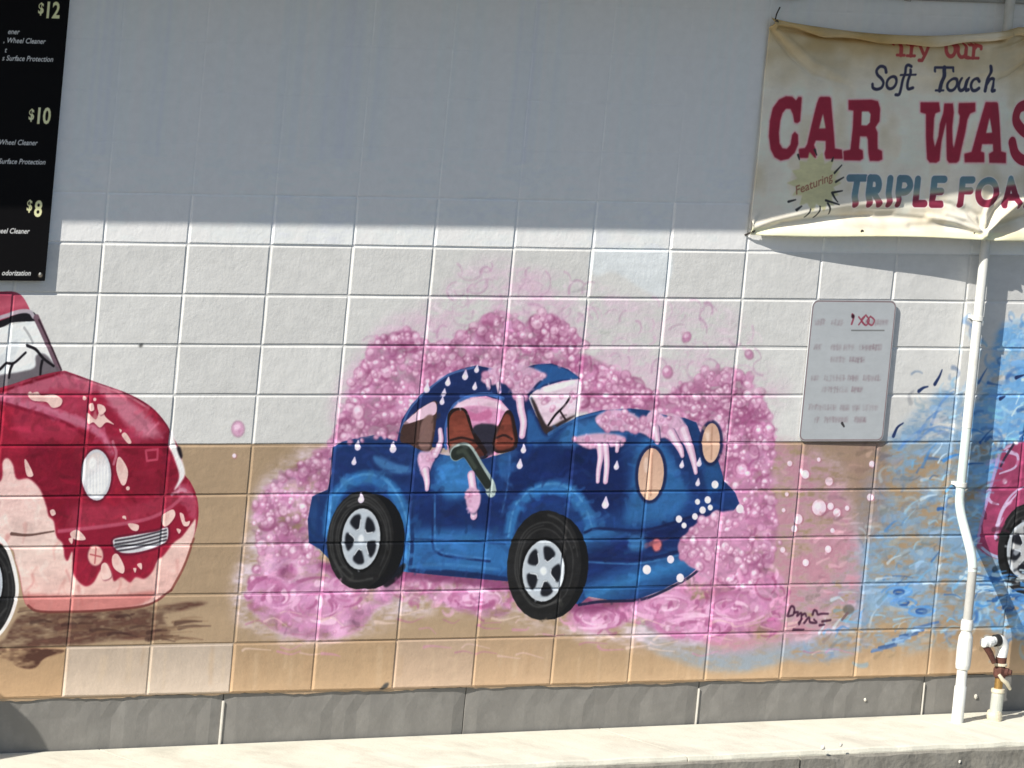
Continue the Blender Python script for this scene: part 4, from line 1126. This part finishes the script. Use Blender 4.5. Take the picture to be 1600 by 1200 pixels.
def lathe_mesh(name, base, axis, prof, seg=24):
    """Turned shape: prof = [(height along axis, radius)...]; repeated heights make sharp steps."""
    base, axis = Vector(base), Vector(axis).normalized()
    a = axis.cross(Vector((0, 1, 0)) if abs(axis.y) < .9 else Vector((1, 0, 0))).normalized(); b = axis.cross(a)
    bm = bmesh.new(); rings = []
    for h, r in prof:
        rings.append([bm.verts.new(base + axis * h + (a * math.cos(k * 2 * math.pi / seg) + b * math.sin(k * 2 * math.pi / seg)) * max(r, 1e-4)) for k in range(seg)])
    for A, B in zip(rings, rings[1:]):
        for k in range(seg):
            bm.faces.new((A[k], A[(k + 1) % seg], B[(k + 1) % seg], B[k]))
    bm.faces.new(rings[0][::-1]); bm.faces.new(rings[-1])
    return bm_mesh(bm, name)

def grid_mesh(name, X, Y, Z, uv=None, flip=False):
    h, w = X.shape
    v = np.stack([X, Y, Z], -1).reshape(-1, 3)
    i = np.arange(h * w).reshape(h, w)
    f = np.stack([i[:-1, :-1], i[1:, :-1], i[1:, 1:], i[:-1, 1:]], -1).reshape(-1, 4)
    if flip:
        f = f[:, ::-1]
    me = bpy.data.meshes.new(name)
    me.from_pydata(v.tolist(), [], f.tolist())
    if uv is not None:
        lay = me.uv_layers.new(name='UVMap')
        U = uv.reshape(-1, 2)
        vi = np.empty(len(me.loops), np.int32); me.loops.foreach_get('vertex_index', vi)
        lay.data.foreach_set('uv', U[vi].ravel().astype(np.float32))
    me.polygons.foreach_set('use_smooth', [True] * len(me.polygons))
    return me

def empty(name, loc, label, cat, group=None):
    o = bpy.data.objects.new(name, None)
    o.empty_display_size = 0.1
    COL.objects.link(o)
    o.location = loc
    o['label'] = label; o['category'] = cat
    if group:
        o['group'] = group
    return o

def child(name, me, mt, root):
    """A part whose mesh is given in world metres under a root that is only moved."""
    o = obj(name, me, mt, root)
    o.matrix_parent_inverse = Matrix.Translation(-Vector(root.location))
    return o

# ------------------------------------------------------------------ materials in use
m_mural = print_mat('painted_block', mu, E_SUN, rough=.62, bump=.0008, bscale=70, bump2=.0024, bscale2=15, spec=.25, var=.035)
m_wallplain = mat('white_wall_paint', (.80, .82, .83, 1), .65, .04, 5, .0012, 60)
m_found = mat('grey_painted_concrete', (.205, .198, .186, 1), .8, .08, 5, .0018, 26, stain=(.36, .35, .33, 1), stain_scale=11, stain_amt=.22)
m_walk = mat('sun_bleached_concrete', (.70, .68, .58, 1), .85, .07, 5, .0015, 90, stain=(.44, .41, .34, 1), stain_scale=3.2, stain_amt=.5)
m_kerb = mat('grey_kerb_concrete', (.27, .255, .22, 1), .9, .16, 9, .004, 40, stain=(.14, .13, .11, 1), stain_scale=12, stain_amt=.6)
m_asph = mat('asphalt', (.06, .06, .058, 1), .9, .25, 30, .004, 150)
m_eave = mat('eave_boards', (.62, .63, .63, 1), .7, .06, 6)
m_fascia = mat('fascia_paint', (.55, .56, .58, 1), .6, .06, 6)
m_roof = mat('roof_felt', (.16, .16, .165, 1), .9, .15, 9)
m_pvcw = mat('white_painted_pipe', (.66, .67, .65, 1), .45, .05, 14, .0006, 90, stain=(.5, .47, .4, 1), stain_scale=16, stain_amt=.35)
m_pvcg = mat('pale_green_painted_pipe', (.60, .68, .65, 1), .45, .06, 14, .0006, 90, stain=(.35, .5, .62, 1), stain_scale=11, stain_amt=.5)
m_gpipe = mat('weathered_grey_pipe', (.42, .42, .40, 1), .55, .12, 16, .0005, 90)
m_banner = print_mat('banner_cloth', ba, E_SHADE, rough=.55, bump=.0007, bscale=45, uv=True, spec=.35, var=.04)
m_grommet = mat('tarnished_brass', (.12, .1, .075, 1), .5, .2, 60, metal=.6)
m_rope = mat('dark_cord', (.035, .03, .028, 1), .9, .2, 90)
m_board = print_mat('menu_print', bo, E_SHADE, rough=.7, spec=.12)
m_boardside = mat('black_board_edge', (.012, .012, .013, 1), .5, .1, 20)
m_sign = print_mat('notice_print', sg, (.95, .95, .93), rough=.5, spec=.3, var=.03)
m_signside = mat('notice_edge', (.34, .31, .31, 1), .6, .1, 20)
m_brass = mat('dull_brass', (.42, .26, .09, 1), .4, .2, 60, .0004, 200, metal=.7)
m_rust = mat('rusty_iron', (.10, .04, .03, 1), .85, .35, 70, .001, 200)
m_tapw = mat('white_plastic', (.78, .80, .80, 1), .4, .04, 30, stain=(.5, .45, .36, 1), stain_scale=30, stain_amt=.4)
m_tapc = mat('cream_plastic', (.66, .60, .46, 1), .55, .08, 30, stain=(.3, .26, .2, 1), stain_scale=30, stain_amt=.4)
m_tapg = mat('grey_plastic', (.44, .46, .42, 1), .6, .08, 30, stain=(.62, .6, .5, 1), stain_scale=22, stain_amt=.5)
m_rubber = mat('black_rubber', (.02, .02, .02, 1), .6, .2, 60)
m_yellow = mat('yellow_post_paint', (.6, .42, .05, 1), .5, .08, 12)
m_chip = mat('dark_hole', (.03, .028, .025, 1), .95, .2, 60)

# ------------------------------------------------------------------ ground, pavement, kerb
def ground_z(x):
    return 0.002 + .0105 * (x - 1.0)          # the pavement rises a little to the right
bm = bmesh.new()
for x, y in ((-400, -400), (400, -400), (400, 400), (-400, 400)):
    bm.verts.new((x, y, -.19))
bm.faces.new(bm.verts)
o = obj('ground', bm_mesh(bm, 'ground'), m_asph); o['kind'] = 'structure'

PAVE_D = .61
def ribbon(name, ys, zf, xs, mt, thick=None):
    """Long strip following the slope of the pavement; ys = [(y, z offset)...] profile from back to front."""
    X = np.repeat(np.array(xs)[None, :], len(ys), 0)
    Y = np.array([y for y, _ in ys])[:, None] + np.zeros_like(X)
    Z = np.array([z for _, z in ys])[:, None] + np.array([zf(x) for x in xs])[None, :]
    return X, Y, Z
root_p = bpy.data.objects.new('pavement', None); COL.objects.link(root_p); root_p['kind'] = 'structure'
def slab(name, x0, x1, y0, y1, parent, mt, drop=.2, bev=.012):
    bm = bmesh.new()
    n = 26 if x1 - x0 < 4 else 60
    prof = [(y0, -drop), (y0, 0.0), (y1 + bev * 1.6, 0.0), (y1 + bev * .5, -bev * .35), (y1, -bev * 1.5), (y1, -drop)]
    cols = []
    r = random.Random(int(x0 * 1000))
    for i in range(n + 1):
        x = x0 + (x1 - x0) * i / n
        jy, jz = r.uniform(-.004, .004), r.uniform(-.003, .003)
        cols.append([bm.verts.new((x, y + (jy if k >= 2 else 0), ground_z(x) + z + (jz if k in (2, 3, 4) else 0))) for k, (y, z) in enumerate(prof)])
    for A, B in zip(cols, cols[1:]):
        for k in range(len(prof) - 1):
            bm.faces.new((A[k], A[k + 1], B[k + 1], B[k]))
    bm.faces.new(cols[0]); bm.faces.new(cols[-1][::-1])
    return obj(name, bm_mesh(bm, name), mt, parent)
xs_cut = [-9.0, -5.2, -2.6, 0.2, 2.72, 4.66, 7.2, 10.0, 14.0]
for a_, b_ in zip(xs_cut, xs_cut[1:]):
    slab('paving_slab', a_ + .004, b_ - .004, .0, -PAVE_D, root_p, m_walk)
# the kerb course in front of the slabs, its top a little lower
root_k = bpy.data.objects.new('kerb', None); COL.objects.link(root_k); root_k['kind'] = 'structure'
for a_, b_ in zip((-9, -6, -3, .2, 3.3, 6.4, 9.4), (-6, -3, .2, 3.3, 6.4, 9.4, 12.4)):
    bm = bmesh.new(); r = random.Random(int(a_ * 77)); n = 40; colsv = []
    for i in range(n + 1):
        x = a_ + .004 + (b_ - a_ - .008) * i / n
        e = [r.uniform(-.004, .004) for _ in range(4)]
        if r.random() < .08:
            e[0] -= .012; e[1] += .010                 # a knocked-off edge
        zt = ground_z(x) - .018
        colsv.append([bm.verts.new(v) for v in ((x, -PAVE_D + .05, zt - .01), (x, -PAVE_D - .006, zt - .004), (x, -PAVE_D - .016 + e[1], zt - .014 + e[0]), (x, -PAVE_D - .022 + e[2], zt - .07), (x, -PAVE_D - .028 + e[3], -.195))])
    for A, B in zip(colsv, colsv[1:]):
        for k in range(4):
            bm.faces.new((A[k], A[k + 1], B[k + 1], B[k]))
    obj('kerb_stone', bm_mesh(bm, 'kerb_stone'), m_kerb, root_k)

# ------------------------------------------------------------------ building: painted block wall with stem wall and eave
Z_BOT = zrow(9)
bld = empty('car_wash_building', (2.5, 0, 0), 'white painted block building wall with a mural of washed cars in pink foam', 'building')
C0, C1, R0, R1 = -3, 16, -6, 8
XL, XR = C0 * BW, (C1 + 1) * BW
# mortar behind the blocks
MJ = .0040
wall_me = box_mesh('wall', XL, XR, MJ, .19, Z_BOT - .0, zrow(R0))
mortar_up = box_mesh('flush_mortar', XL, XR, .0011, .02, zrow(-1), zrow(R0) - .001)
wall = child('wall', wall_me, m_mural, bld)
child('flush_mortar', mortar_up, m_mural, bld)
# eight block shapes with slightly different edges
def block_mesh(seed, flush=False):
    r = random.Random(seed)
    bm = bmesh.new()
    hw, hh_ = BW / 2 - .0036, BH / 2 - .0036
    # edges tooled with the joints: wide slope on the left and top edges, tight one on the right and bottom
    def ringv(l, rr, t, bt, y, j):
        out = []
        for (sx, sz) in ((-1, -1), (0, -1), (1, -1), (1, 0), (1, 1), (0, 1), (-1, 1), (-1, 0)):
            x = (-hw + l if sx < 0 else hw - rr if sx > 0 else 0)
            z = (-hh_ + bt if sz < 0 else hh_ - t if sz > 0 else 0)
            out.append(bm.verts.new((x + r.uniform(-j, j), y, z + r.uniform(-j, j))))
        return out
    if flush:
        A = ringv(.003, .0016, .0026, .0016, 0.0, .0006); B = ringv(.002, .0008, .0016, .0008, .0003, .0005)
        C = ringv(.0, .0, .0, .0, .0012, .0004)
    else:
     A = ringv(.0100, .0030, .0072, .0030, 0.0, .0011)
     B = ringv(.0066, .0014, .0046, .0014, .0009, .0009)
     C = ringv(.0, .0, .0, .0, .0043, .0005)
    D = [bm.verts.new((v.co.x, .03, v.co.z)) for v in C]
    c = bm.verts.new((0, r.uniform(-.0006, .0004), 0))
    for i in range(8):
        j = (i + 1) % 8
        bm.faces.new((c, A[i], A[j]))
        for P_, Q_ in ((A, B), (B, C), (C, D)):
            bm.faces.new((P_[i], Q_[i], Q_[j], P_[j]))
    me = bm_mesh(bm, 'block')
    me.materials.append(m_mural)
    return me
blocks = [block_mesh(s) for s in range(8)]
flush_blocks = [block_mesh(20 + s, True) for s in range(6)]
inv = Matrix.Translation(-Vector(bld.location))
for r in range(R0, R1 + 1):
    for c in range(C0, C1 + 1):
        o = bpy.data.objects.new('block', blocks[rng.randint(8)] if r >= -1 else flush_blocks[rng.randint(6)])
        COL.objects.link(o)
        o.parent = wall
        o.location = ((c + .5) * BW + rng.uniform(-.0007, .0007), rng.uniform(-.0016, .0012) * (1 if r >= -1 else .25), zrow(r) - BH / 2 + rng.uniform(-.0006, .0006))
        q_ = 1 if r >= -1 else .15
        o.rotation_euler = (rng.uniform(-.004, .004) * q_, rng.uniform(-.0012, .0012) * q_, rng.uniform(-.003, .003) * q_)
# plain stretches of wall beyond the blocks that are seen
def bchild(name, x0, x1, y0, y1, z0, z1, mt, bev=0.0):
    return child(name, box_mesh(name, x0, x1, y0, y1, z0, z1, bev), mt, bld)
WT_Z = 3.34
bchild('wall_end', -9.0, XL - .002, .0, .19, Z_BOT, WT_Z, m_wallplain)
bchild('wall_end', XR + .002, 13.0, .0, .19, Z_BOT, WT_Z, m_wallplain)
bchild('upper_wall', XL, XR, .0, .19, zrow(R0) + .003, WT_Z, m_wallplain)
bchild('side_wall', -9.0, -8.81, .192, 7.0, -.1, WT_Z, m_wallplain)
bchild('side_wall', 12.81, 13.0, .192, 7.0, -.1, WT_Z, m_wallplain)
bchild('rear_wall', -9.0, 13.0, 7.002, 7.19, -.1, WT_Z, m_wallplain)
# stem wall below the blocks, set back
XJ = [-9.0] + [float(plane_pt(np.array([p]), np.array([1120.]), -.012)[0][0]) for p in (-40., 348., 726., 1089., 1440.)] + [6.2, 8.0, 10.0, 13.0]
for a_, b_ in zip(XJ, XJ[1:]):
    bm = bmesh.new(); r = random.Random(int(a_ * 50)); n = max(6, int((b_ - a_) / .06)); cl = []
    for i in range(n + 1):
        x = a_ + .003 + (b_ - a_ - .006) * i / n
        e = r.uniform(-.003, .003)
        k = .006 if i in (0, n) else 0
        cl.append([bm.verts.new(v) for v in ((x, .012 + e * .5 + k, -.2), (x, .012 + e * .6 + k, .02), (x, .013 + e + k, .12), (x, .013 - e * .5 + k, Z_BOT - .006), (x, .17, Z_BOT - .004))])
    for A, B in zip(cl, cl[1:]):
        for k in range(4):
            bm.faces.new((A[k], A[k + 1], B[k + 1], B[k]))
    for q in (cl[0], cl[-1]):
        bm.faces.new(q)
    child('foundation_panel', bm_mesh(bm, 'foundation_panel'), m_found, bld)
m_caulk = mat('pale_joint_filler', (.48, .46, .42, 1), .8, .1, 40)
for x, w in ((XJ[2], .007), (XJ[4], .0055), (XJ[5], .0035)):
    child('joint_filler', box_mesh('joint_filler', x - w, x + w * .6, .0095, .02, ground_z(x) - .02, Z_BOT - .035, .003, 1), m_caulk, bld)
# crust of mortar that hangs under the lowest course
bm = bmesh.new(); n = 300; r = random.Random(5); cl = []
for i in range(n + 1):
    x = XL + (XR - XL) * i / n
    w = .008 + .006 * math.sin(x * 9) * math.sin(x * 4.3) + r.uniform(-.003, .003)
    cl.append([bm.verts.new(v) for v in ((x, .006, Z_BOT + .004), (x, .007, Z_BOT - max(.002, w)), (x, .03, Z_BOT - max(.002, w) - .003), (x, .03, Z_BOT + .004))])
for A, B in zip(cl, cl[1:]):
    for k in range(4):
        bm.faces.new((A[k], A[(k + 1) % 4], B[(k + 1) % 4], B[k]))
child('mortar_crust', bm_mesh(bm, 'mortar_crust'), m_mural, bld)
# roof and eave that shades the upper wall
EAVE_D = .62
EAVE_Z = float(plane_pt(np.array([640.]), np.array([339.]), 0)[1][0]) + 2.0 * EAVE_D
bchild('roof_deck', -9.6, 13.6, -EAVE_D, 7.6, EAVE_Z + .02, EAVE_Z + .20, m_roof)
bchild('fascia', -9.6, 13.6, -EAVE_D - .022, -EAVE_D - .001, EAVE_Z, EAVE_Z + .24, m_fascia)
bchild('soffit', -9.6, 13.6, -EAVE_D, -.002, EAVE_Z + .002, EAVE_Z + .018, m_eave)

# ------------------------------------------------------------------ menu board
mb = empty('menu_board', (bxr - .8, -D_BOARD, bzb), 'black wash menu board with gold prices and white lettering', 'menu board')
me = box_mesh('board_face', bxr - 1.7, bxr, -D_BOARD, -.004, bzb, bzb + 1.55, .0025, 1)
child('board_face', me, m_board, mb)
for x, z in ((bxr - .028, bzb + .028), (bxr - 1.67, bzb + .028)):
    child('screw', lathe_mesh('screw', (x, -D_BOARD + .001, z), (0, -1, 0), [(0, .006), (.002, .006), (.003, .003)], 10), m_gpipe, mb)

# ------------------------------------------------------------------ notice plate
ns = empty('notice_sign', ((SX0 + SX1) / 2, -D_SIGN, SZ0), 'small white notice plate with faded lettering and rounded corners below the banner', 'sign')
bm = bmesh.new()
R_ = .03
ring = []
for cx_, cz_, a0 in ((SX1 - R_, SZ1 - R_, 0), (SX0 + R_, SZ1 - R_, 90), (SX0 + R_, SZ0 + R_, 180), (SX1 - R_, SZ0 + R_, 270)):
    for k in range(6):
        a = math.radians(a0 + 18 * k)
        ring.append((cx_ + R_ * math.cos(a), cz_ + R_ * math.sin(a)))
mid = [((SX0 + SX1) / 2, (SZ0 + SZ1) / 2)]
def tilt(x, z):
    return -D_SIGN - .006 * (x - SX0) / (SX1 - SX0)
F = [bm.verts.new((x, tilt(x, z), z)) for x, z in ring]
G = [bm.verts.new((x, tilt(x, z) + .004, z)) for x, z in ring]
bm.faces.new(F); bm.faces.new(G[::-1])
for i in range(len(F)):
    j = (i + 1) % len(F)
    bm.faces.new((F[i], G[i], G[j], F[j]))
me = bm_mesh(bm, 'plate')
me.materials.append(m_sign)
child('plate', me, None, ns)
for x, z in ((SX0 + .03, SZ1 - .03), (SX1 - .03, SZ1 - .03), (SX0 + .03, SZ0 + .03), (SX1 - .03, SZ0 + .03)):
    child('spacer', lathe_mesh('spacer', (x, tilt(x, z) + .0045, z), (0, 1, 0), [(0, .007), (-tilt(x, z) - .006, .007)], 10), m_signside, ns)

# ------------------------------------------------------------------ rail under the eave, downpipe
zr = P(1420, -4, .02).z; rl = P(1214, -4, .02)
ra = empty('conduit', (rl.x, -.02, zr), 'thin grey conduit running along the wall above the banner', 'conduit')
child('tube', tube_mesh('tube', [(rl.x + .10, -.02, zr), (BX1 + .4, -.02, zr)], [.011, .011], 14), m_gpipe, ra)
child('junction_box', box_mesh('junction_box', rl.x, rl.x + .13, -.045, -.001, zr - .022, zr + .07, .004), m_boardside, ra)
for x in (rl.x + .7, rl.x + 1.5):
    child('clip', box_mesh('clip', x, x + .014, -.034, -.001, zr - .016, zr + .016, .002), m_gpipe, ra)

dp_pts = [(1572, 20, PIPE_UP), (1531.5, 445, PIPE_UP), (1506, 700, PIPE_UP)]
A0 = P(1524, 520, PIPE_UP); AB = P(1501.5, 776, PIPE_UP)
XU = (A0.x + AB.x) / 2
LB = P(1516, 893, PIPE_LO); LE = P(1500, 1118, PIPE_LO)
XLO = (LB.x + LE.x) / 2
zb_up, zb_lo = AB.z, LB.z
gz = ground_z(XLO)
dn = empty('downpipe', (XLO, -PIPE_LO, gz), 'white vertical downpipe kinked outwards near its foot, passing behind the banner', 'pipe')
PR = .0215
zmix = P(1505, 668, PIPE_UP).z
child('upper_pipe', tube_mesh('upper_pipe', [(XU, -PIPE_UP, 3.3), (XU, -PIPE_UP, zmix)], [PR, PR], 24), m_pvcw, dn)
pts, rad = [], []
n = 20
def bez(t, a, b, c, d):
    return a * (1 - t) ** 3 + b * 3 * t * (1 - t) ** 2 + c * 3 * t * t * (1 - t) + d * t ** 3
U1, L1 = Vector((XU, -PIPE_UP, zb_up)), Vector((XLO, -PIPE_LO, zb_lo))
pts = [Vector((XU, -PIPE_UP, zmix - .001)), U1 + Vector((0, 0, .03))]
for k in range(n + 1):
    t = k / n
    pts.append(bez(t, U1, U1 - Vector((0, 0, .09)), L1 + Vector((0, 0, .09)), L1))
child('bend', tube_mesh('bend', pts, [PR - .001] * len(pts), 24), m_pvcg, dn)
z1 = P(1509, 968, PIPE_LO).z; z2 = P(1508, 988, PIPE_LO).z; z3 = P(1505, 1046, PIPE_LO).z
child('grey_length', tube_mesh('grey_length', [(XLO, -PIPE_LO, zb_lo + .02), (XLO, -PIPE_LO, z1)], [PR * .92] * 2, 24), m_gpipe, dn)
child('coupling', lathe_mesh('coupling', (XLO, -PIPE_LO, z3), (0, 0, 1), [(0, .026), (.004, .030), (.02, .033), ((z2 - z3) * .55, .034), (z2 - z3 - .02, .031), (z2 - z3, .023), (z2 - z3 + .006, .022), (z2 - z3 + .012, .027), (z1 - z3 - .012, .027), (z1 - z3, .024)], 24), m_pvcw, dn)
child('foot_pipe', tube_mesh('foot_pipe', [(XLO, -PIPE_LO, z3 + .004), (XLO, -PIPE_LO, z3 - .07), (XLO, -PIPE_LO, z3 - .074), (XLO, -PIPE_LO, gz - .02)], [.023, .023, .0265, .0265], 24), m_pvcw, dn)
for pz in (500, 760):
    zc = P(1515, pz, PIPE_UP).z
    child('pipe_clip', lathe_mesh('pipe_clip', (XU, -PIPE_UP, zc), (0, 0, 1), [(0, PR + .001), (0, PR + .005), (.018, PR + .005), (.018, PR + .001)], 24), m_pvcw, dn)
    child('pipe_clip', box_mesh('pipe_clip', XU - .012, XU + .012, -PIPE_UP + PR, .004, zc + .002, zc + .016), m_pvcw, dn)

# ------------------------------------------------------------------ banner
NX, NZ = 250, 150
u = np.linspace(0, 1, NX); v = np.linspace(0, 1, NZ)
Uq, Vq = np.meshgrid(u, v)
Xb = BX0 + (BX1 - BX0) * Uq
# top edge sags between its ties
sag = .050 * np.clip(np.sin(np.pi * np.clip((Xb - BX0) / (XP + .10 - BX0), 0, 1)), 0, 1) ** .75
lean = .0
top = ZT - sag
bot = ZB + .006 * np.sin(Xb * 5)
Zb = bot + (top - bot) * Vq
Db = banner_d(Xb, Zb)
# the cloth lies over the pipe, never through it
Db = np.maximum(Db, np.where(np.abs(Xb - XU) < .0265, PIPE_UP + np.sqrt(np.maximum(0, .0265 ** 2 - (Xb - XU) ** 2)), 0))
Xm = Xb
uvb = np.stack([(Xm - ba.x0) / (ba.x1 - ba.x0), (Zb - ba.z0) / (ba.z1 - ba.z0)], -1)
bn = empty('banner', ((BX0 + BX1) / 2, -.08, ZB), 'weathered cream cloth banner advertising a soft touch car wash in red letters', 'banner')
me = grid_mesh('cloth', Xb, -Db, Zb, uvb)
cl_o = child('cloth', me, m_banner, bn)
sd = cl_o.modifiers.new('thickness', 'SOLIDIFY'); sd.thickness = .0012; sd.offset = -1
# the turned-over hem that hangs forward along the top edge
hx = Xb[-1]; hz = Zb[-1]; hd = Db[-1]
wob = .006 * np.sin(hx * 9.0) + .004 * np.sin(hx * 21.0 + 1)
amt = np.clip((hx - BX0) / .25, .15, 1)
prof = ((.001, -.001), (.012, .004), (.026, -.001), (.032, -.012), (.030, -.024), (.020, -.034))
HX = np.stack([hx for _ in prof]); HD = np.stack([hd + a_ * amt for a_, _ in prof]); HZ_ = np.stack([hz + c_ * amt + (wob * amt if k_ > 2 else 0) for k_, (_, c_) in enumerate(prof)])
hu = np.stack([(HX - ba.x0) / (ba.x1 - ba.x0), np.full(HX.shape, .965) + (HZ_ - hz[None]) * .15], -1)
ho = child('top_hem', grid_mesh('top_hem', HX, -HD, HZ_, hu, True), m_banner, bn)
def at_banner(px, py):
    X, Z = to_banner(np.array([px]), np.array([py]))
    return float(X[0]), float(Z[0]), float(banner_d(X, Z)[0])
for px, py in ((1207, 33), (1176, 364), (1347, 362), (1525, 365)):
    X, Z, d = at_banner(px, py)
    X = max(X, BX0 + .012); Z = min(max(Z, ZB + .014), ZT - .012)
    d = float(banner_d(np.array([X]), np.array([Z]))[0])
    g = child('grommet', lathe_mesh('grommet', (X, -d + .001, Z), (0, -1, 0), [(0, .009), (.003, .009), (.0035, .0075), (.003, .005)], 14), m_grommet, bn)
X, Z, d = BX0 + .012, ZT - .012, .02
child('tie_cord', tube_mesh('tie_cord', [(X, -.03, Z), (X + .002, -.035, Z + .03), (X + .004, -.05, Z + .06)], [.003] * 3, 8), m_rope, bn)
X, Z, d = BX0 + .008, ZB + .012, .02
child('tie_cord', tube_mesh('tie_cord', [(X, -.024, Z), (X - .012, -.016, Z - .012), (X - .02, -.001, Z - .02)], [.004] * 3, 8), m_rope, bn)

# ------------------------------------------------------------------ standpipe with a tap
SB = P(1555, 1121, .17)
sx, sy = SB.x, -.17
sg0 = ground_z(sx)
tp = empty('standpipe_tap', (sx, sy, sg0), 'short standpipe with rusty valve and white elbow tap beside the downpipe', 'tap')
def zt_(py):
    return P(1557, py, .17).z
zA, zB_, zC, zD, zE, zF = zt_(1082), zt_(1068), zt_(1058), zt_(1040), zt_(1031), zt_(1010)
child('riser', lathe_mesh('riser', (sx, sy, sg0 - .03), (0, 0, 1), [(0, .027), (zA - sg0 + .02, .027), (zA - sg0 + .03, .026)], 20), m_tapg, tp)
child('foot_collar', lathe_mesh('foot_collar', (sx, sy, sg0), (-.28, 0, 1), [(0, .032), (.02, .034), (.032, .033), (.045, .028)], 18), m_tapc, tp)
child('cap_ring', lathe_mesh('cap_ring', (sx, sy, zA), (0, 0, 1), [(0, .029), (.004, .030), (.016, .029), (.018, .02)], 20), m_tapc, tp)
child('nipple', lathe_mesh('nipple', (sx, sy, zA + .015), (0, 0, 1), [(0, .018), (zC - zA - .01, .018)], 16), m_brass, tp)
# valve body: hexagonal middle with a bonnet to the side
child('valve_body', lathe_mesh('valve_body', (sx, sy, zC - .004), (0, 0, 1), [(0, .021), (.006, .028), (.014, .030), (zD - zC - .012, .030), (zD - zC - .004, .026), (zD - zC, .022)], 6), m_rust, tp)
child('valve_bonnet', lathe_mesh('valve_bonnet', (sx + .005, sy, (zC + zD) / 2), (.6, -.8, 0), [(0, .018), (.034, .018), (.036, .012), (.048, .012)], 12), m_rust, tp)
bm = bmesh.new()
lv = [(sx - .034, sy - .036, zC + .018), (sx - .020, sy - .044, zC - .002), (sx + .006, sy - .046, zC - .018), (sx + .034, sy - .040, zC - .046)]
bm.free()
child('lever_handle', tube_mesh('lever_handle', lv, [.007, .009, .010, .007], 10), m_tapc, tp)
child('ring', lathe_mesh('ring', (sx, sy, zD - .002), (0, 0, 1), [(0, .026), (.003, .029), (.011, .029), (.013, .024)], 20), m_tapc, tp)
child('sleeve', lathe_mesh('sleeve', (sx, sy, zD + .008), (0, 0, 1), [(0, .024), (zE - zD + .004, .024)], 18), m_rust, tp)
# elbow turning over to the left
ez = zE + .010
pts = [Vector((sx, sy, ez))]
for k in range(9):
    a = math.pi / 2 * k / 8
    pts.append(Vector((sx + .004 - .034 * (1 - math.cos(a)), sy, ez + .042 + .034 * math.sin(a))))
child('elbow', tube_mesh('elbow', pts, [.023] + [.025] * 8 + [.024], 18), m_tapw, tp)
e = pts[-1]
child('band', tube_mesh('band', [e + Vector((.006, 0, 0)), e + Vector((-.018, 0, -.002))], [.0265, .0265], 18), m_rubber, tp)
child('spout', lathe_mesh('spout', e + Vector((-.017, 0, -.002)), (-1, -.1, -.12), [(0, .019), (.016, .020), (.022, .024), (.046, .025), (.052, .021), (.070, .020), (.074, .015)], 16), m_tapw, tp)
child('spout_handle', tube_mesh('spout_handle', [e + Vector((-.070, -.004, -.022)), e + Vector((-.044, -.01, -.055)), e + Vector((-.018, -.012, -.095))], [.015, .014, .011], 10), m_rust, tp)

# ------------------------------------------------------------------ post left of the picture (only its shadow falls into view)
q = plane_pt(np.array([10.]), np.array([1100.]), -.012)
px_, pz_ = float(q[0][0]), float(q[1][0])
k = .55
pxx, pyy = px_ - 2.6 * k, -k
bl = empty('bollard', (pxx, pyy, -.19), 'yellow steel post standing left of the wall', 'bollard')
child('post', lathe_mesh('post', (pxx, pyy, -.2), (0, 0, 1), [(0, .07), (pz_ + 2 * k + .2 - .05, .07), (pz_ + 2 * k + .2 - .02, .055), (pz_ + 2 * k + .2, .02)], 24), m_yellow, bl)
# chips and pebbles lying against the kerb and knocked off the stem wall
m_white = mat('broken_concrete', (.7, .67, .6, 1), .9, .1, 60)
for px, py, s in ((1286, 1168, .014), (1314, 1164, .009), (1525, 1088, .011), (1352, 1093, .008), (1500, 1190, .008)):
    d_ = -.010 if py < 1120 else PAVE_D + .022
    c_ = P(px, py, d_)
    bm = bmesh.new()
    bmesh.ops.create_icosphere(bm, subdivisions=1, radius=s)
    r = random.Random(px)
    for vv in bm.verts:
        vv.co = Vector((vv.co.x * r.uniform(.6, 1.1), vv.co.y * .5, vv.co.z * r.uniform(.7, 1.3)))
    o = child('chipped_patch', bm_mesh(bm, 'chipped_patch'), m_white, bld) if py < 1120 else obj('chipped_patch', bm_mesh(bm, 'chipped_patch'), m_white, root_k)
    o.location = c_
